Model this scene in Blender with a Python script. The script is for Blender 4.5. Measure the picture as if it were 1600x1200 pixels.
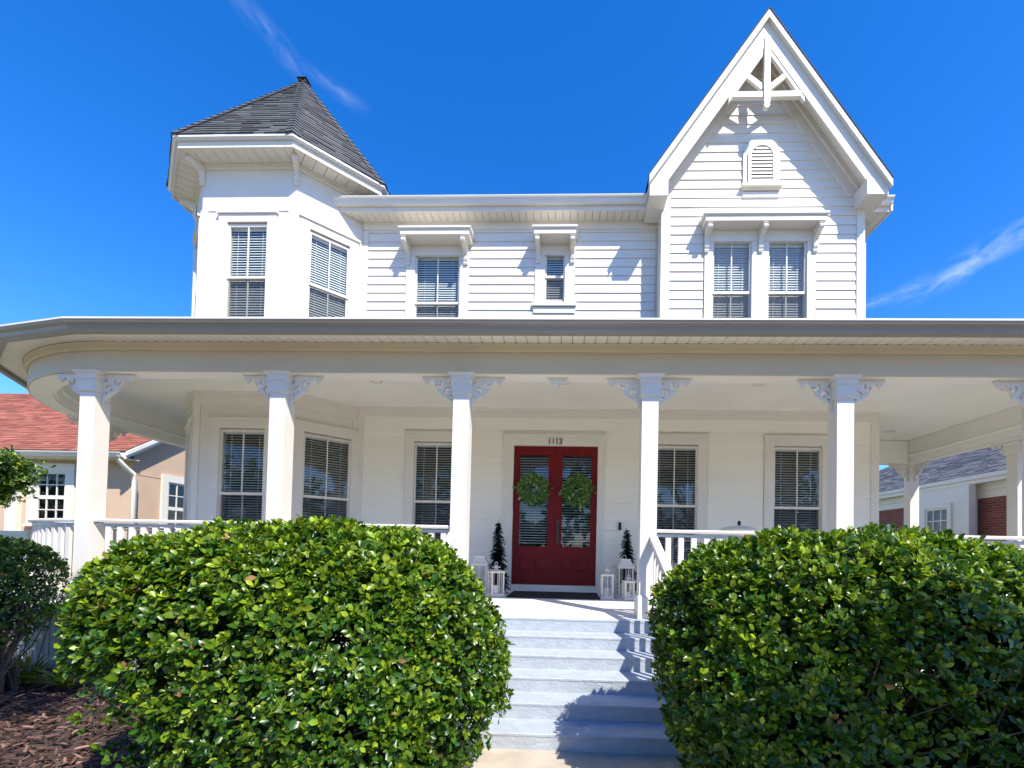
import bpy, math, random
import numpy as np
from mathutils import Matrix, Vector
for o in list(bpy.data.objects): bpy.data.objects.remove(o)
random.seed(7); RNG = np.random.default_rng(11)
scn = bpy.context.scene; COL = scn.collection
R = math.radians; PI = math.pi
# ------------------------------------------------------------------ camera
cd = bpy.data.cameras.new('camera'); cam = bpy.data.objects.new('camera', cd); COL.objects.link(cam); scn.camera = cam
CAM = Vector((0.389, -5.271, 1.568)); YAW, PITCH, ROLL = R(-2.09), R(1.29), R(1.21)
fwd = Vector((math.sin(YAW)*math.cos(PITCH), math.cos(YAW)*math.cos(PITCH), math.sin(PITCH)))
rt0 = Vector((math.cos(YAW), -math.sin(YAW), 0)); up0 = rt0.cross(fwd)
rt = rt0*math.cos(ROLL)+up0*math.sin(ROLL); up = -rt0*math.sin(ROLL)+up0*math.cos(ROLL)
mw = Matrix((rt, up, -fwd)).transposed().to_4x4(); mw.translation = CAM; cam.matrix_world = mw
cd.sensor_width = 36; cd.lens = 702.0/1600*36; cd.shift_x = (800-862.8)/1600; cd.shift_y = (841.4-600)/1600
cd.clip_start = 0.05; cd.clip_end = 3000
scn.render.resolution_x = 1024; scn.render.resolution_y = 768
# ------------------------------------------------------------------ sun and sky
SUN = Vector((0.8, -1.0, 1.5)).normalized()
SUN_EL = math.asin(SUN.z); SUN_AZ = math.atan2(SUN.x, SUN.y)
ld = bpy.data.lights.new('sun', 'SUN'); ld.energy = 4.0; ld.angle = R(0.53); ld.color = (1.0, 0.95, 0.87)
sun = bpy.data.objects.new('sun', ld); COL.objects.link(sun)
sun.rotation_euler = (-SUN).to_track_quat('-Z', 'Y').to_euler(); sun.location = (8, -10, 15)
W_ = bpy.data.worlds.new('World'); scn.world = W_; W_.use_nodes = True
nt = W_.node_tree; nt.nodes.clear()
def nd(tree, t, **k):
    n = tree.nodes.new(t)
    for a, v in k.items():
        if a.startswith('i_'): n.inputs[a[2:].replace('_', ' ')].default_value = v
        else: setattr(n, a, v)
    return n
def lk(tree, a, b): tree.links.new(a, b)
sky = nd(nt, 'ShaderNodeTexSky', sky_type='NISHITA', sun_disc=False, sun_elevation=SUN_EL, sun_rotation=SUN_AZ, altitude=0, air_density=1.0, dust_density=0.3, ozone_density=3.0)
hsv = nd(nt, 'ShaderNodeHueSaturation'); hsv.inputs['Saturation'].default_value = 1.272; hsv.inputs['Hue'].default_value = 0.5; hsv.inputs['Value'].default_value = 1.0
tint = nd(nt, 'ShaderNodeMix', data_type='RGBA', blend_type='MULTIPLY'); tint.inputs['Factor'].default_value = 1; tint.inputs['B'].default_value = (1.0, 1.03, 1.29, 1)
lk(nt, sky.outputs[0], tint.inputs['A']); lk(nt, tint.outputs['Result'], hsv.inputs['Color'])
tc = nd(nt, 'ShaderNodeTexCoord')
def pxdir(px, py): return (fwd + rt*((px-862.8)/702) - up*((py-841.4)/702)).normalized()
def vmath(op, a, b=None):
    n = nd(nt, 'ShaderNodeVectorMath', operation=op); lk(nt, a, n.inputs[0])
    if b is not None: n.inputs[1].default_value = b
    return n
def smath(op, a, b=None, clamp=False):
    n = nd(nt, 'ShaderNodeMath', operation=op, use_clamp=clamp)
    for i, v in enumerate((a, b)):
        if v is None: continue
        if isinstance(v, (int, float)): n.inputs[i].default_value = v
        else: lk(nt, v, n.inputs[i])
    return n.outputs[0]
noi = nd(nt, 'ShaderNodeTexNoise'); noi.inputs['Scale'].default_value = 12; noi.inputs['Detail'].default_value = 9; noi.inputs['Distortion'].default_value = 0.8
mp = nd(nt, 'ShaderNodeMapping'); mp.inputs['Rotation'].default_value = (0.3, 0.5, 0.4); mp.inputs['Scale'].default_value = (1.0, 3.5, 2.5)
lk(nt, tc.outputs['Generated'], mp.inputs[0]); lk(nt, mp.outputs[0], noi.inputs['Vector'])
noi2 = nd(nt, 'ShaderNodeTexNoise'); noi2.inputs['Scale'].default_value = 4.0; noi2.inputs['Detail'].default_value = 3
lk(nt, tc.outputs['Generated'], noi2.inputs['Vector'])
def streak(p0, p1, width, amt):          # a wisp of cirrus along a great circle of the sky
    a, b = pxdir(*p0), pxdir(*p1); n = a.cross(b).normalized(); m = (a+b).normalized(); half = a.angle(b)/2
    d = vmath('DOT_PRODUCT', tc.outputs['Generated'], n).outputs['Value']
    c = vmath('DOT_PRODUCT', tc.outputs['Generated'], m).outputs['Value']; tdir = n.cross(m)
    u = vmath('DOT_PRODUCT', tc.outputs['Generated'], tdir).outputs['Value']
    cx = nd(nt, 'ShaderNodeCombineXYZ'); lk(nt, smath('MULTIPLY', u, 24.0), cx.inputs[0]); lk(nt, smath('MULTIPLY', d, 1.1/width), cx.inputs[1]); cx.inputs[2].default_value = p0[0]*.37
    fine = nd(nt, 'ShaderNodeTexNoise'); fine.inputs['Scale'].default_value = 1.0; fine.inputs['Detail'].default_value = 7; fine.inputs['Roughness'].default_value = .62; fine.inputs['Distortion'].default_value = .6; lk(nt, cx.outputs[0], fine.inputs['Vector'])
    wob = smath('MULTIPLY', smath('SUBTRACT', noi2.outputs[0], 0.5), width*3.0)
    d = smath('ABSOLUTE', smath('ADD', d, wob))
    across = smath('POWER', smath('SUBTRACT', 1.0, smath('DIVIDE', d, width), True), 1.3)
    along = smath('DIVIDE', smath('SUBTRACT', c, math.cos(half*1.15)), 1-math.cos(half*1.15), True)
    k = smath('MULTIPLY', smath('MULTIPLY', across, smath('POWER', along, 1.1)), smath('MULTIPLY', smath('SUBTRACT', fine.outputs[0], 0.36), 3.0, True), True)
    return smath('MULTIPLY', k, amt)
s1 = streak((350, -40), (480, 125), 0.020, 0.065); s2 = streak((465, 95), (575, 171), 0.014, 0.07)
s3 = streak((1330, 490), (1530, 403), 0.012, 0.12); s4 = streak((1400, 470), (1760, 268), 0.024, 0.17)
tot = smath('MAXIMUM', smath('MAXIMUM', s1, s2), smath('MAXIMUM', s3, s4))
mixc = nd(nt, 'ShaderNodeMix', data_type='RGBA'); lk(nt, tot, mixc.inputs['Factor']); lk(nt, hsv.outputs[0], mixc.inputs['A']); mixc.inputs['B'].default_value = (11, 11, 10.6, 1)
bg = nd(nt, 'ShaderNodeBackground'); bg.inputs['Strength'].default_value = 0.12; wo = nd(nt, 'ShaderNodeOutputWorld')
lk(nt, mixc.outputs['Result'], bg.inputs[0]); lk(nt, bg.outputs[0], wo.inputs[0])
vs = scn.view_settings; vs.view_transform = 'Standard'; vs.look = 'None'; vs.exposure = 0.96; vs.gamma = 1; vs.use_curve_mapping = False
scn.cycles.max_bounces = 8; scn.cycles.diffuse_bounces = 5; scn.cycles.transparent_max_bounces = 12

# ------------------------------------------------------------------ materials
def mat(name, col, rough=0.5, var=0.0, vscale=6, bump=0.0, bscale=40, spec=0.5, stretch=(1, 1, 1), metal=0.0, coords='Object', col2=None, detail=5, bdist=0.01):
    m = bpy.data.materials.new(name); m.use_nodes = True; t = m.node_tree; b = t.nodes['Principled BSDF']
    b.inputs['Base Color'].default_value = (*col, 1); b.inputs['Roughness'].default_value = rough
    b.inputs['Specular IOR Level'].default_value = spec; b.inputs['Metallic'].default_value = metal
    if var or bump or col2:
        tcn = nd(t, 'ShaderNodeTexCoord')
        if coords == 'Position': src = nd(t, 'ShaderNodeNewGeometry').outputs['Position']
        else: src = tcn.outputs[coords]
        mpn = nd(t, 'ShaderNodeMapping'); mpn.inputs['Scale'].default_value = stretch; lk(t, src, mpn.inputs[0])
    if var or col2:
        n = nd(t, 'ShaderNodeTexNoise'); n.inputs['Scale'].default_value = vscale; n.inputs['Detail'].default_value = detail; lk(t, mpn.outputs[0], n.inputs[0])
        r = nd(t, 'ShaderNodeValToRGB'); c2 = col2 or tuple(max(0, c*(1-var)) for c in col)
        r.color_ramp.elements[0].position = 0.36; r.color_ramp.elements[0].color = (*c2, 1)
        r.color_ramp.elements[1].position = 0.62; r.color_ramp.elements[1].color = (*col, 1)
        lk(t, n.outputs[0], r.inputs[0]); lk(t, r.outputs[0], b.inputs['Base Color'])
        rr = nd(t, 'ShaderNodeMapRange'); rr.inputs['To Min'].default_value = min(1, rough+0.12); rr.inputs['To Max'].default_value = max(0, rough-0.06)
        lk(t, n.outputs[0], rr.inputs[0]); lk(t, rr.outputs[0], b.inputs['Roughness'])
    if bump:
        n2 = nd(t, 'ShaderNodeTexNoise'); n2.inputs['Scale'].default_value = bscale; n2.inputs['Detail'].default_value = 4; lk(t, mpn.outputs[0], n2.inputs[0])
        bp = nd(t, 'ShaderNodeBump'); bp.inputs['Strength'].default_value = bump; bp.inputs['Distance'].default_value = bdist
        lk(t, n2.outputs[0], bp.inputs['Height']); lk(t, bp.outputs[0], b.inputs['Normal'])
    return m
def attr_mat(name, attr, rough, spec=0.5, transl=0.0, bump=0.0, bscale=60, vary=0.0):
    m = bpy.data.materials.new(name); m.use_nodes = True; t = m.node_tree; b = t.nodes['Principled BSDF']
    a = nd(t, 'ShaderNodeAttribute', attribute_name=attr); c = a.outputs['Color']
    if vary:
        n = nd(t, 'ShaderNodeTexNoise'); n.inputs['Scale'].default_value = bscale; g = nd(t, 'ShaderNodeNewGeometry'); lk(t, g.outputs['Position'], n.inputs[0])
        mr = nd(t, 'ShaderNodeMapRange'); mr.inputs['To Min'].default_value = 1-vary; mr.inputs['To Max'].default_value = 1+vary; lk(t, n.outputs[0], mr.inputs[0])
        mx = nd(t, 'ShaderNodeVectorMath', operation='SCALE'); lk(t, c, mx.inputs[0]); lk(t, mr.outputs[0], mx.inputs['Scale']); c = mx.outputs[0]
    lk(t, c, b.inputs['Base Color']); b.inputs['Roughness'].default_value = rough; b.inputs['Specular IOR Level'].default_value = spec
    if bump:
        n2 = nd(t, 'ShaderNodeTexNoise'); n2.inputs['Scale'].default_value = bscale; g2 = nd(t, 'ShaderNodeNewGeometry'); lk(t, g2.outputs['Position'], n2.inputs[0])
        bp = nd(t, 'ShaderNodeBump'); bp.inputs['Strength'].default_value = bump; bp.inputs['Distance'].default_value = 0.01; lk(t, n2.outputs[0], bp.inputs['Height']); lk(t, bp.outputs[0], b.inputs['Normal'])
    if transl:
        tr = nd(t, 'ShaderNodeBsdfTranslucent'); ms = nd(t, 'ShaderNodeMixShader'); ms.inputs[0].default_value = transl
        tint = nd(t, 'ShaderNodeMix', data_type='RGBA', blend_type='MULTIPLY'); tint.inputs['Factor'].default_value = 1; lk(t, c, tint.inputs['A']); tint.inputs['B'].default_value = (1.9, 2.0, 0.6, 1)
        lk(t, tint.outputs['Result'], tr.inputs[0]); lk(t, b.outputs[0], ms.inputs[1]); lk(t, tr.outputs[0], ms.inputs[2]); lk(t, ms.outputs[0], t.nodes['Material Output'].inputs[0])
    return m
def glass_mat(name, tint=(0.9, 0.95, 0.93), ior=1.5):
    m = bpy.data.materials.new(name); m.use_nodes = True; t = m.node_tree; t.nodes.clear()
    o = nd(t, 'ShaderNodeOutputMaterial'); tr = nd(t, 'ShaderNodeBsdfTransparent'); tr.inputs[0].default_value = (*tint, 1)
    gl = nd(t, 'ShaderNodeBsdfGlossy'); gl.inputs['Roughness'].default_value = 0.015; 
    # Schlick reflectance of a thin pane, the same from either side
    ge = nd(t, 'ShaderNodeNewGeometry'); dt = nd(t, 'ShaderNodeVectorMath', operation='DOT_PRODUCT'); lk(t, ge.outputs['Normal'], dt.inputs[0]); lk(t, ge.outputs['Incoming'], dt.inputs[1])
    ab = nd(t, 'ShaderNodeMath', operation='ABSOLUTE'); lk(t, dt.outputs['Value'], ab.inputs[0]); om = nd(t, 'ShaderNodeMath', operation='SUBTRACT', use_clamp=True); om.inputs[0].default_value = 1; lk(t, ab.outputs[0], om.inputs[1])
    pw = nd(t, 'ShaderNodeMath', operation='POWER'); lk(t, om.outputs[0], pw.inputs[0]); pw.inputs[1].default_value = 5; r0 = 2*((ior-1)/(ior+1))**2
    fr = nd(t, 'ShaderNodeMath', operation='MULTIPLY_ADD'); lk(t, pw.outputs[0], fr.inputs[0]); fr.inputs[1].default_value = 1-r0; fr.inputs[2].default_value = r0
    n = nd(t, 'ShaderNodeTexNoise'); n.inputs['Scale'].default_value = 2.5; tcn = nd(t, 'ShaderNodeTexCoord'); lk(t, tcn.outputs['Object'], n.inputs[0])
    bp = nd(t, 'ShaderNodeBump'); bp.inputs['Strength'].default_value = 0.03; bp.inputs['Distance'].default_value = 0.05; lk(t, n.outputs[0], bp.inputs['Height']); lk(t, bp.outputs[0], gl.inputs['Normal'])
    ms = nd(t, 'ShaderNodeMixShader'); lk(t, fr.outputs[0], ms.inputs[0]); lk(t, tr.outputs[0], ms.inputs[1]); lk(t, gl.outputs[0], ms.inputs[2]); lk(t, ms.outputs[0], o.inputs[0])
    return m
MW = mat('white_paint', (0.74, 0.69, 0.60), 0.45, var=0.035, vscale=3, coords='Position', bump=0.06, bscale=25)
MSID = mat('white_siding_paint', (0.74, 0.69, 0.605), 0.5, var=0.06, vscale=2.5, coords='Position', bump=0.1, bscale=60, stretch=(0.25, 1, 1.6))
MCRM = mat('cream_ceiling_paint', (0.87, 0.83, 0.72), 0.55, var=0.04, vscale=1.2, coords='Position', bump=0.05, bscale=20)
def beadboard(m):
    t = m.node_tree; b = t.nodes['Principled BSDF']; g = nd(t, 'ShaderNodeNewGeometry'); w = nd(t, 'ShaderNodeTexWave', wave_type='BANDS', bands_direction='Y', wave_profile='SAW'); w.inputs['Scale'].default_value = 3.2; lk(t, g.outputs['Position'], w.inputs[0])
    r = nd(t, 'ShaderNodeValToRGB'); r.color_ramp.elements[0].position = 0; r.color_ramp.elements[0].color = (0, 0, 0, 1); r.color_ramp.elements[1].position = .08; lk(t, w.outputs['Fac'], r.inputs[0])
    bp = nd(t, 'ShaderNodeBump'); bp.inputs['Strength'].default_value = .35; bp.inputs['Distance'].default_value = .006; lk(t, r.outputs[0], bp.inputs['Height']); lk(t, bp.outputs[0], b.inputs['Normal']); return m
MCEIL = beadboard(mat('beadboard_ceiling_paint', (0.87, 0.83, 0.72), 0.55, var=0.05, vscale=1.2, coords='Position'))
MPWALL = mat('cream_porch_siding', (0.87, 0.82, 0.70), 0.5, var=0.04, vscale=2.5, coords='Position', bump=0.08, bscale=60, stretch=(0.25, 1, 1.6))
MBEAM = mat('taupe_beam_paint', (0.60, 0.50, 0.33), 0.5, var=0.06, vscale=1.0, coords='Position')
MGUT = mat('grey_gutter_aluminium', (0.27, 0.245, 0.205), 0.3, var=0.08, vscale=1.5, coords='Position', spec=0.6)
MGUTW = mat('white_gutter_aluminium', (0.74, 0.71, 0.65), 0.3, var=0.05, vscale=1.5, coords='Position', spec=0.6)
MSOF = mat('soffit_vinyl', (0.80, 0.75, 0.65), 0.5, var=0.05, vscale=3, coords='Position')
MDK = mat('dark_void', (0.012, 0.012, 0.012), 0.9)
MBLK = mat('black_metal', (0.015, 0.015, 0.016), 0.35, var=0.2, vscale=20)
MRED = mat('red_door_paint', (0.17, 0.008, 0.009), 0.5, spec=0.22, var=0.08, vscale=5, coords='Position', bump=0.05, bscale=50)
MSTEP = mat('blue_grey_step_paint', (0.40, 0.44, 0.475), 0.6, var=0.12, vscale=9, coords='Position', bump=0.55, bscale=26, stretch=(1.0, 1.6, 1.5), bdist=0.012)
MDECK = mat('pale_deck_paint', (0.80, 0.79, 0.77), 0.5, var=0.05, vscale=5, coords='Position', bump=0.25, bscale=14, stretch=(0.6, 3, 1))
MROOFE = mat('dark_roof_edge', (0.03, 0.03, 0.032), 0.8, var=0.2)
MBLIND = mat('blind_slat', (0.82, 0.81, 0.78), 0.4)
MGLASS = glass_mat('window_glass', ior=1.45); MLG = glass_mat('lantern_glass', (0.97, 0.97, 0.97), 1.3)
def screen_mat():
    m = bpy.data.materials.new('insect_screen'); m.use_nodes = True; t = m.node_tree; t.nodes.clear(); o = nd(t, 'ShaderNodeOutputMaterial'); a = nd(t, 'ShaderNodeBsdfTransparent'); b = nd(t, 'ShaderNodeBsdfDiffuse'); b.inputs[0].default_value = (.05, .05, .055, 1)
    x = nd(t, 'ShaderNodeMixShader'); x.inputs[0].default_value = .36; lk(t, a.outputs[0], x.inputs[1]); lk(t, b.outputs[0], x.inputs[2]); lk(t, x.outputs[0], o.inputs[0]); return m
MSCREEN = screen_mat()
MSHIN = attr_mat('asphalt_shingle', 'tint', 0.85, 0.25, bump=0.5, bscale=120, vary=0.35)
MLEAF = attr_mat('glossy_leaf', 'tint', 0.32, 0.4, transl=0.2, vary=0.12, bscale=30)
MNEED = attr_mat('needle_green', 'tint', 0.7, 0.2)
MCHIP = attr_mat('mulch_chip', 'tint', 0.9, 0.2, bump=0.3, bscale=90, vary=0.2)
MBARK = mat('grey_bark', (0.17, 0.13, 0.10), 0.85, var=0.4, vscale=25, bump=0.6, bscale=60, stretch=(1, 1, 0.3))
MCONC = mat('tan_concrete', (0.50, 0.42, 0.32), 0.85, var=0.18, vscale=4, bump=0.3, bscale=60, coords='Position')
MSOIL = mat('mulch_soil', (0.075, 0.042, 0.03), 0.95, var=0.5, vscale=18, bump=1.0, bscale=50, coords='Position')
MLAWN = mat('lawn_grass', (0.16, 0.20, 0.06), 0.9, var=0.4, vscale=3, bump=0.8, bscale=80, coords='Position')
MASPH = mat('asphalt', (0.12, 0.12, 0.12), 0.9, var=0.2, vscale=4, bump=0.3, bscale=120, coords='Position')
MSIDEW = mat('bounce_sidewalk_concrete', (0.62, 0.55, 0.44), 0.85, var=0.12, vscale=2, bump=0.2, bscale=60, coords='Position')
MSTUC = mat('tan_stucco', (0.58, 0.41, 0.28), 0.9, var=0.06, vscale=2, bump=0.4, bscale=90, coords='Position')
MWAX = mat('candle_wax', (0.8, 0.76, 0.66), 0.5)
MMAT = mat('black_rubber', (0.02, 0.02, 0.022), 0.8, var=0.3, vscale=30, bump=0.5, bscale=150)
MBRASS = mat('aged_bronze', (0.10, 0.06, 0.045), 0.4, metal=0.6)
def brick_mat():
    m = bpy.data.materials.new('red_brick'); m.use_nodes = True; t = m.node_tree; b = t.nodes['Principled BSDF']
    g = nd(t, 'ShaderNodeNewGeometry'); sp = nd(t, 'ShaderNodeSeparateXYZ'); cb = nd(t, 'ShaderNodeCombineXYZ'); lk(t, g.outputs['Position'], sp.inputs[0]); lk(t, sp.outputs['Y'], cb.inputs['X']); lk(t, sp.outputs['Z'], cb.inputs['Y'])
    br = nd(t, 'ShaderNodeTexBrick'); lk(t, cb.outputs[0], br.inputs['Vector']); br.inputs['Scale'].default_value = 1; br.inputs['Brick Width'].default_value = 0.2; br.inputs['Row Height'].default_value = 0.062; br.inputs['Mortar Size'].default_value = 0.006
    br.inputs['Color1'].default_value = (0.24, 0.07, 0.045, 1); br.inputs['Color2'].default_value = (0.15, 0.042, 0.03, 1); br.inputs['Mortar'].default_value = (0.30, 0.17, 0.13, 1)
    lk(t, br.outputs['Color'], b.inputs['Base Color']); b.inputs['Roughness'].default_value = 0.9
    bp = nd(t, 'ShaderNodeBump'); bp.inputs['Strength'].default_value = 0.6; bp.inputs['Distance'].default_value = 0.01; bp.invert = True; lk(t, br.outputs['Fac'], bp.inputs['Height']); lk(t, bp.outputs[0], b.inputs['Normal'])
    return m
MBRICK = brick_mat()

# ------------------------------------------------------------------ mesh helpers
class M:
    def __init__(s): s.v = []; s.f = []
    def box(s, x0, x1, y0, y1, z0, z1):
        b = len(s.v); s.v += [(x, y, z) for z in (z0, z1) for y in (y0, y1) for x in (x0, x1)]
        s.f += [tuple(b+i for i in q) for q in ((0, 2, 3, 1), (4, 5, 7, 6), (0, 1, 5, 4), (2, 6, 7, 3), (0, 4, 6, 2), (1, 3, 7, 5))]; return s
    def taper(s, cx, cy, z0, z1, a0, a1, b0=None, b1=None):
        b0 = a0 if b0 is None else b0; b1 = a1 if b1 is None else b1
        b = len(s.v); s.v += [(cx+i*a, cy+j*c, z) for z, a, c in ((z0, a0, b0), (z1, a1, b1)) for j in (-1, 1) for i in (-1, 1)]
        s.f += [tuple(b+i for i in q) for q in ((0, 2, 3, 1), (4, 5, 7, 6), (0, 1, 5, 4), (2, 6, 7, 3), (0, 4, 6, 2), (1, 3, 7, 5))]; return s
    def poly(s, pts): b = len(s.v); s.v += [tuple(p) for p in pts]; s.f.append(tuple(range(b, b+len(pts)))); return s
    def prism(s, pts, d):                       # closed planar loop pts, pushed along vector d
        b = len(s.v); n = len(pts); d = Vector(d); s.v += [tuple(p) for p in pts] + [tuple(Vector(p)+d) for p in pts]
        s.f.append(tuple(range(b+n-1, b-1, -1))); s.f.append(tuple(range(b+n, b+2*n)))
        s.f += [(b+i, b+(i+1) % n, b+n+(i+1) % n, b+n+i) for i in range(n)]; return s
    def bar(s, p, q, w, h, upv=(0, 0, 1)):        # straight bar from p to q, w wide, h high
        p = Vector(p); q = Vector(q); d = (q-p).normalized(); u = Vector(upv); r = d.cross(u).normalized()*(w/2); u = r.cross(d).normalized()*(h/2)
        return s.prism([p-r-u, p+r-u, p+r+u, p-r+u], q-p)
    def tube(s, pts, rad, n=8, cap=True):
        rad = rad if hasattr(rad, '__len__') else [rad]*len(pts); b = len(s.v); P = [Vector(p) for p in pts]
        for i, p in enumerate(P):
            d = (P[min(i+1, len(P)-1)]-P[max(i-1, 0)]).normalized(); a = d.orthogonal().normalized() if abs(d.z) > .9 else d.cross(Vector((0, 0, 1))).normalized(); c = d.cross(a)
            s.v += [tuple(p+(a*math.cos(2*PI*k/n)+c*math.sin(2*PI*k/n))*rad[i]) for k in range(n)]
        for i in range(len(P)-1): s.f += [(b+i*n+k, b+i*n+(k+1) % n, b+(i+1)*n+(k+1) % n, b+(i+1)*n+k) for k in range(n)]
        if cap: s.f.append(tuple(range(b+n-1, b-1, -1))); e = b+(len(P)-1)*n; s.f.append(tuple(range(e, e+n)))
        return s
    def lathe(s, cx, cy, prof, n=20):
        b = len(s.v)
        for r, z in prof: s.v += [(cx+r*math.cos(2*PI*k/n), cy+r*math.sin(2*PI*k/n), z) for k in range(n)]
        for i in range(len(prof)-1): s.f += [(b+i*n+k, b+i*n+(k+1) % n, b+(i+1)*n+(k+1) % n, b+(i+1)*n+k) for k in range(n)]
        s.f.append(tuple(range(b+n-1, b-1, -1))); e = b+(len(prof)-1)*n; s.f.append(tuple(range(e, e+n))); return s
    def add(s, o): b = len(s.v); s.v += o.v; s.f += [tuple(b+i for i in f) for f in o.f]; return s
    def mesh(s, name, m, smooth=False):
        me = bpy.data.meshes.new(name); me.from_pydata(s.v, [], s.f); me.update()
        if m: me.materials.append(m)
        if smooth: me.polygons.foreach_set('use_smooth', [True]*len(me.polygons))
        return me
    def obj(s, name, m, parent=None, smooth=False, loc=None, rz=0):
        return link(name, s.mesh(name, m, smooth), parent, loc, rz)
def link(name, me, parent=None, loc=None, rz=0, mw=None):
    o = bpy.data.objects.new(name, me); COL.objects.link(o); o.parent = parent
    if loc is not None: o.location = loc
    if rz: o.rotation_euler = (0, 0, rz)
    if mw is not None: o.matrix_local = mw
    return o
def tag(o, label, cat, group=None):
    o['label'] = label; o['category'] = cat
    if group: o['group'] = group
    return o
def thing(name, label, cat, loc=(0, 0, 0), rz=0, group=None):
    o = bpy.data.objects.new(name, None); COL.objects.link(o); o.location = loc; o.rotation_euler = (0, 0, rz); o.empty_display_size = 0.2
    return tag(o, label, cat, group)
def struct(o): o['kind'] = 'structure'; return o
def stuff(o): o['kind'] = 'stuff'; return o
def np_mesh(name, V, F, m, tint=None, smooth=True):     # V (n,3) ; F (k,3|4) ; tint per vertex
    me = bpy.data.meshes.new(name); me.vertices.add(len(V)); me.vertices.foreach_set('co', np.ascontiguousarray(V, np.float32).ravel())
    k = F.shape[1]; me.loops.add(F.size); me.loops.foreach_set('vertex_index', np.ascontiguousarray(F, np.int32).ravel())
    me.polygons.add(len(F)); me.polygons.foreach_set('loop_start', np.arange(0, F.size, k, dtype=np.int32))
    me.update(calc_edges=True)
    me.polygons.foreach_set('use_smooth', np.full(len(F), smooth)); me.materials.append(m)
    if tint is not None:
        a = me.attributes.new('tint', 'FLOAT_COLOR', 'POINT'); a.data.foreach_set('color', np.concatenate([tint, np.ones((len(tint), 1))], 1).astype(np.float32).ravel())
    return me
def offset_path(path, o, closed=False):         # plan polyline moved to its right-hand side by o, mitred
    n = len(path); out = []
    for i, p in enumerate(path):
        p = Vector(p); a = Vector(path[i-1]) if (i > 0 or closed) else None; b = Vector(path[(i+1) % n]) if (i < n-1 or closed) else None
        d1 = (p-a).normalized() if a is not None else None; d2 = (b-p).normalized() if b is not None else None
        d1 = d1 or d2; d2 = d2 or d1
        n1 = Vector((d1.y, -d1.x)); n2 = Vector((d2.y, -d2.x)); m = (n1+n2); m = m.normalized()
        out.append(p+m*(o/max(0.3, m.dot(n1))))
    return out
def sweep(mb, path, prof, closed=False):        # prof: closed loop of (offset, z)
    cols = [offset_path(path, o, closed) for o, z in prof]; k = len(prof); n = len(path); b = len(mb.v)
    for i in range(n): mb.v += [(cols[j][i].x, cols[j][i].y, prof[j][1]) for j in range(k)]
    for i in range(n if closed else n-1):
        i2 = (i+1) % n; mb.f += [(b+i*k+j, b+i*k+(j+1) % k, b+i2*k+(j+1) % k, b+i2*k+j) for j in range(k)]
    if not closed: mb.f.append(tuple(range(b+k-1, b-1, -1))); mb.f.append(tuple(range(b+(n-1)*k, b+n*k)))
    return mb
def wall_quads(mb, x0, x1, z0, z1, holes, y=0.0):   # sheet in the local xz plane with rectangular holes
    xs = sorted({x0, x1, *[h[0] for h in holes], *[h[1] for h in holes]}); zs = sorted({z0, z1, *[h[2] for h in holes], *[h[3] for h in holes]})
    for a, b in zip(xs, xs[1:]):
        for c, d in zip(zs, zs[1:]):
            mx, mz = (a+b)/2, (c+d)/2
            if any(h[0] < mx < h[1] and h[2] < mz < h[3] for h in holes) or not (x0 < mx < x1 and z0 < mz < z1): continue
            mb.poly([(a, y, c), (b, y, c), (b, y, d), (a, y, d)])
    return mb
def shingles(A, B, C, D, expo, tabw, col, name, parent, m=MSHIN, spread=0.3):  # A-B eave, D-C top edge
    A, B, C, D = (np.array(p, float) for p in (A, B, C, D)); nrm = np.cross(B-A, D-A); nrm /= np.linalg.norm(nrm)
    H = np.linalg.norm((D+C)/2-(A+B)/2); rows = max(1, int(H/expo)); V = []; F = []; T = []
    for r in range(rows):
        t0, t1 = r/rows, min(1, (r+1.12)/rows); L0, L1, R0, R1 = A+(D-A)*t0, A+(D-A)*t1, B+(C-B)*t0, B+(C-B)*t1
        wd = np.linalg.norm(R0-L0); s = -(RNG.random()*tabw); cuts = [0]
        while s < wd:
            s += tabw*(0.55+0.9*RNG.random())
            if 0 < s < wd-0.02: cuts.append(s/max(wd, 1e-6))
        cuts.append(1)
        for u0, u1 in zip(cuts, cuts[1:]):
            th = 0.010+0.014*RNG.random(); b = len(V); e = nrm*th; e1 = nrm*0.003
            p = [L0+(R0-L0)*u0, L0+(R0-L0)*u1, L1+(R1-L1)*u1, L1+(R1-L1)*u0]
            V += [p[0], p[1], p[0]+e, p[1]+e, p[2]+e1, p[3]+e1, p[2], p[3]]
            F += [(b, b+1, b+3, b+2), (b+2, b+3, b+4, b+5), (b, b+2, b+5, b+7), (b+3, b+1, b+6, b+4)]
            k = 1+spread*(RNG.random()*2-1)*(1 if RNG.random() > .3 else 1.6); T += [np.array(col)*max(.3, k)]*8
    return stuff(link(name, np_mesh(name, np.array(V), np.array(F), m, np.array(T), smooth=False), parent))

# ------------------------------------------------------------------ ground
def sheet(name, x0, x1, y0, y1, z, m): return struct(M().poly([(x0, y0, z), (x1, y0, z), (x1, y1, z), (x0, y1, z)]).obj(name, m))
sheet('ground', -400, 400, -400, 600, -0.03, MLAWN)
sheet('mulch_bed', -9.5, -0.45, -4.4, 2.6, -0.012, MSOIL); sheet('mulch_bed', 1.5, 9.5, -4.4, 1.5, -0.012, MSOIL)
struct(M().box(-0.45, 1.5, -6.4, -1.7, -0.1, 0.0).obj('walkway', MCONC))
sheet('bounce_pavement', -60, 60, -9.5, -4.6, -0.01, MSIDEW); sheet('road', -200, 200, -17.5, -9.6, -0.02, MASPH)  # unseen pavement, widened and paled to bounce warm light into the porch

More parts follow.
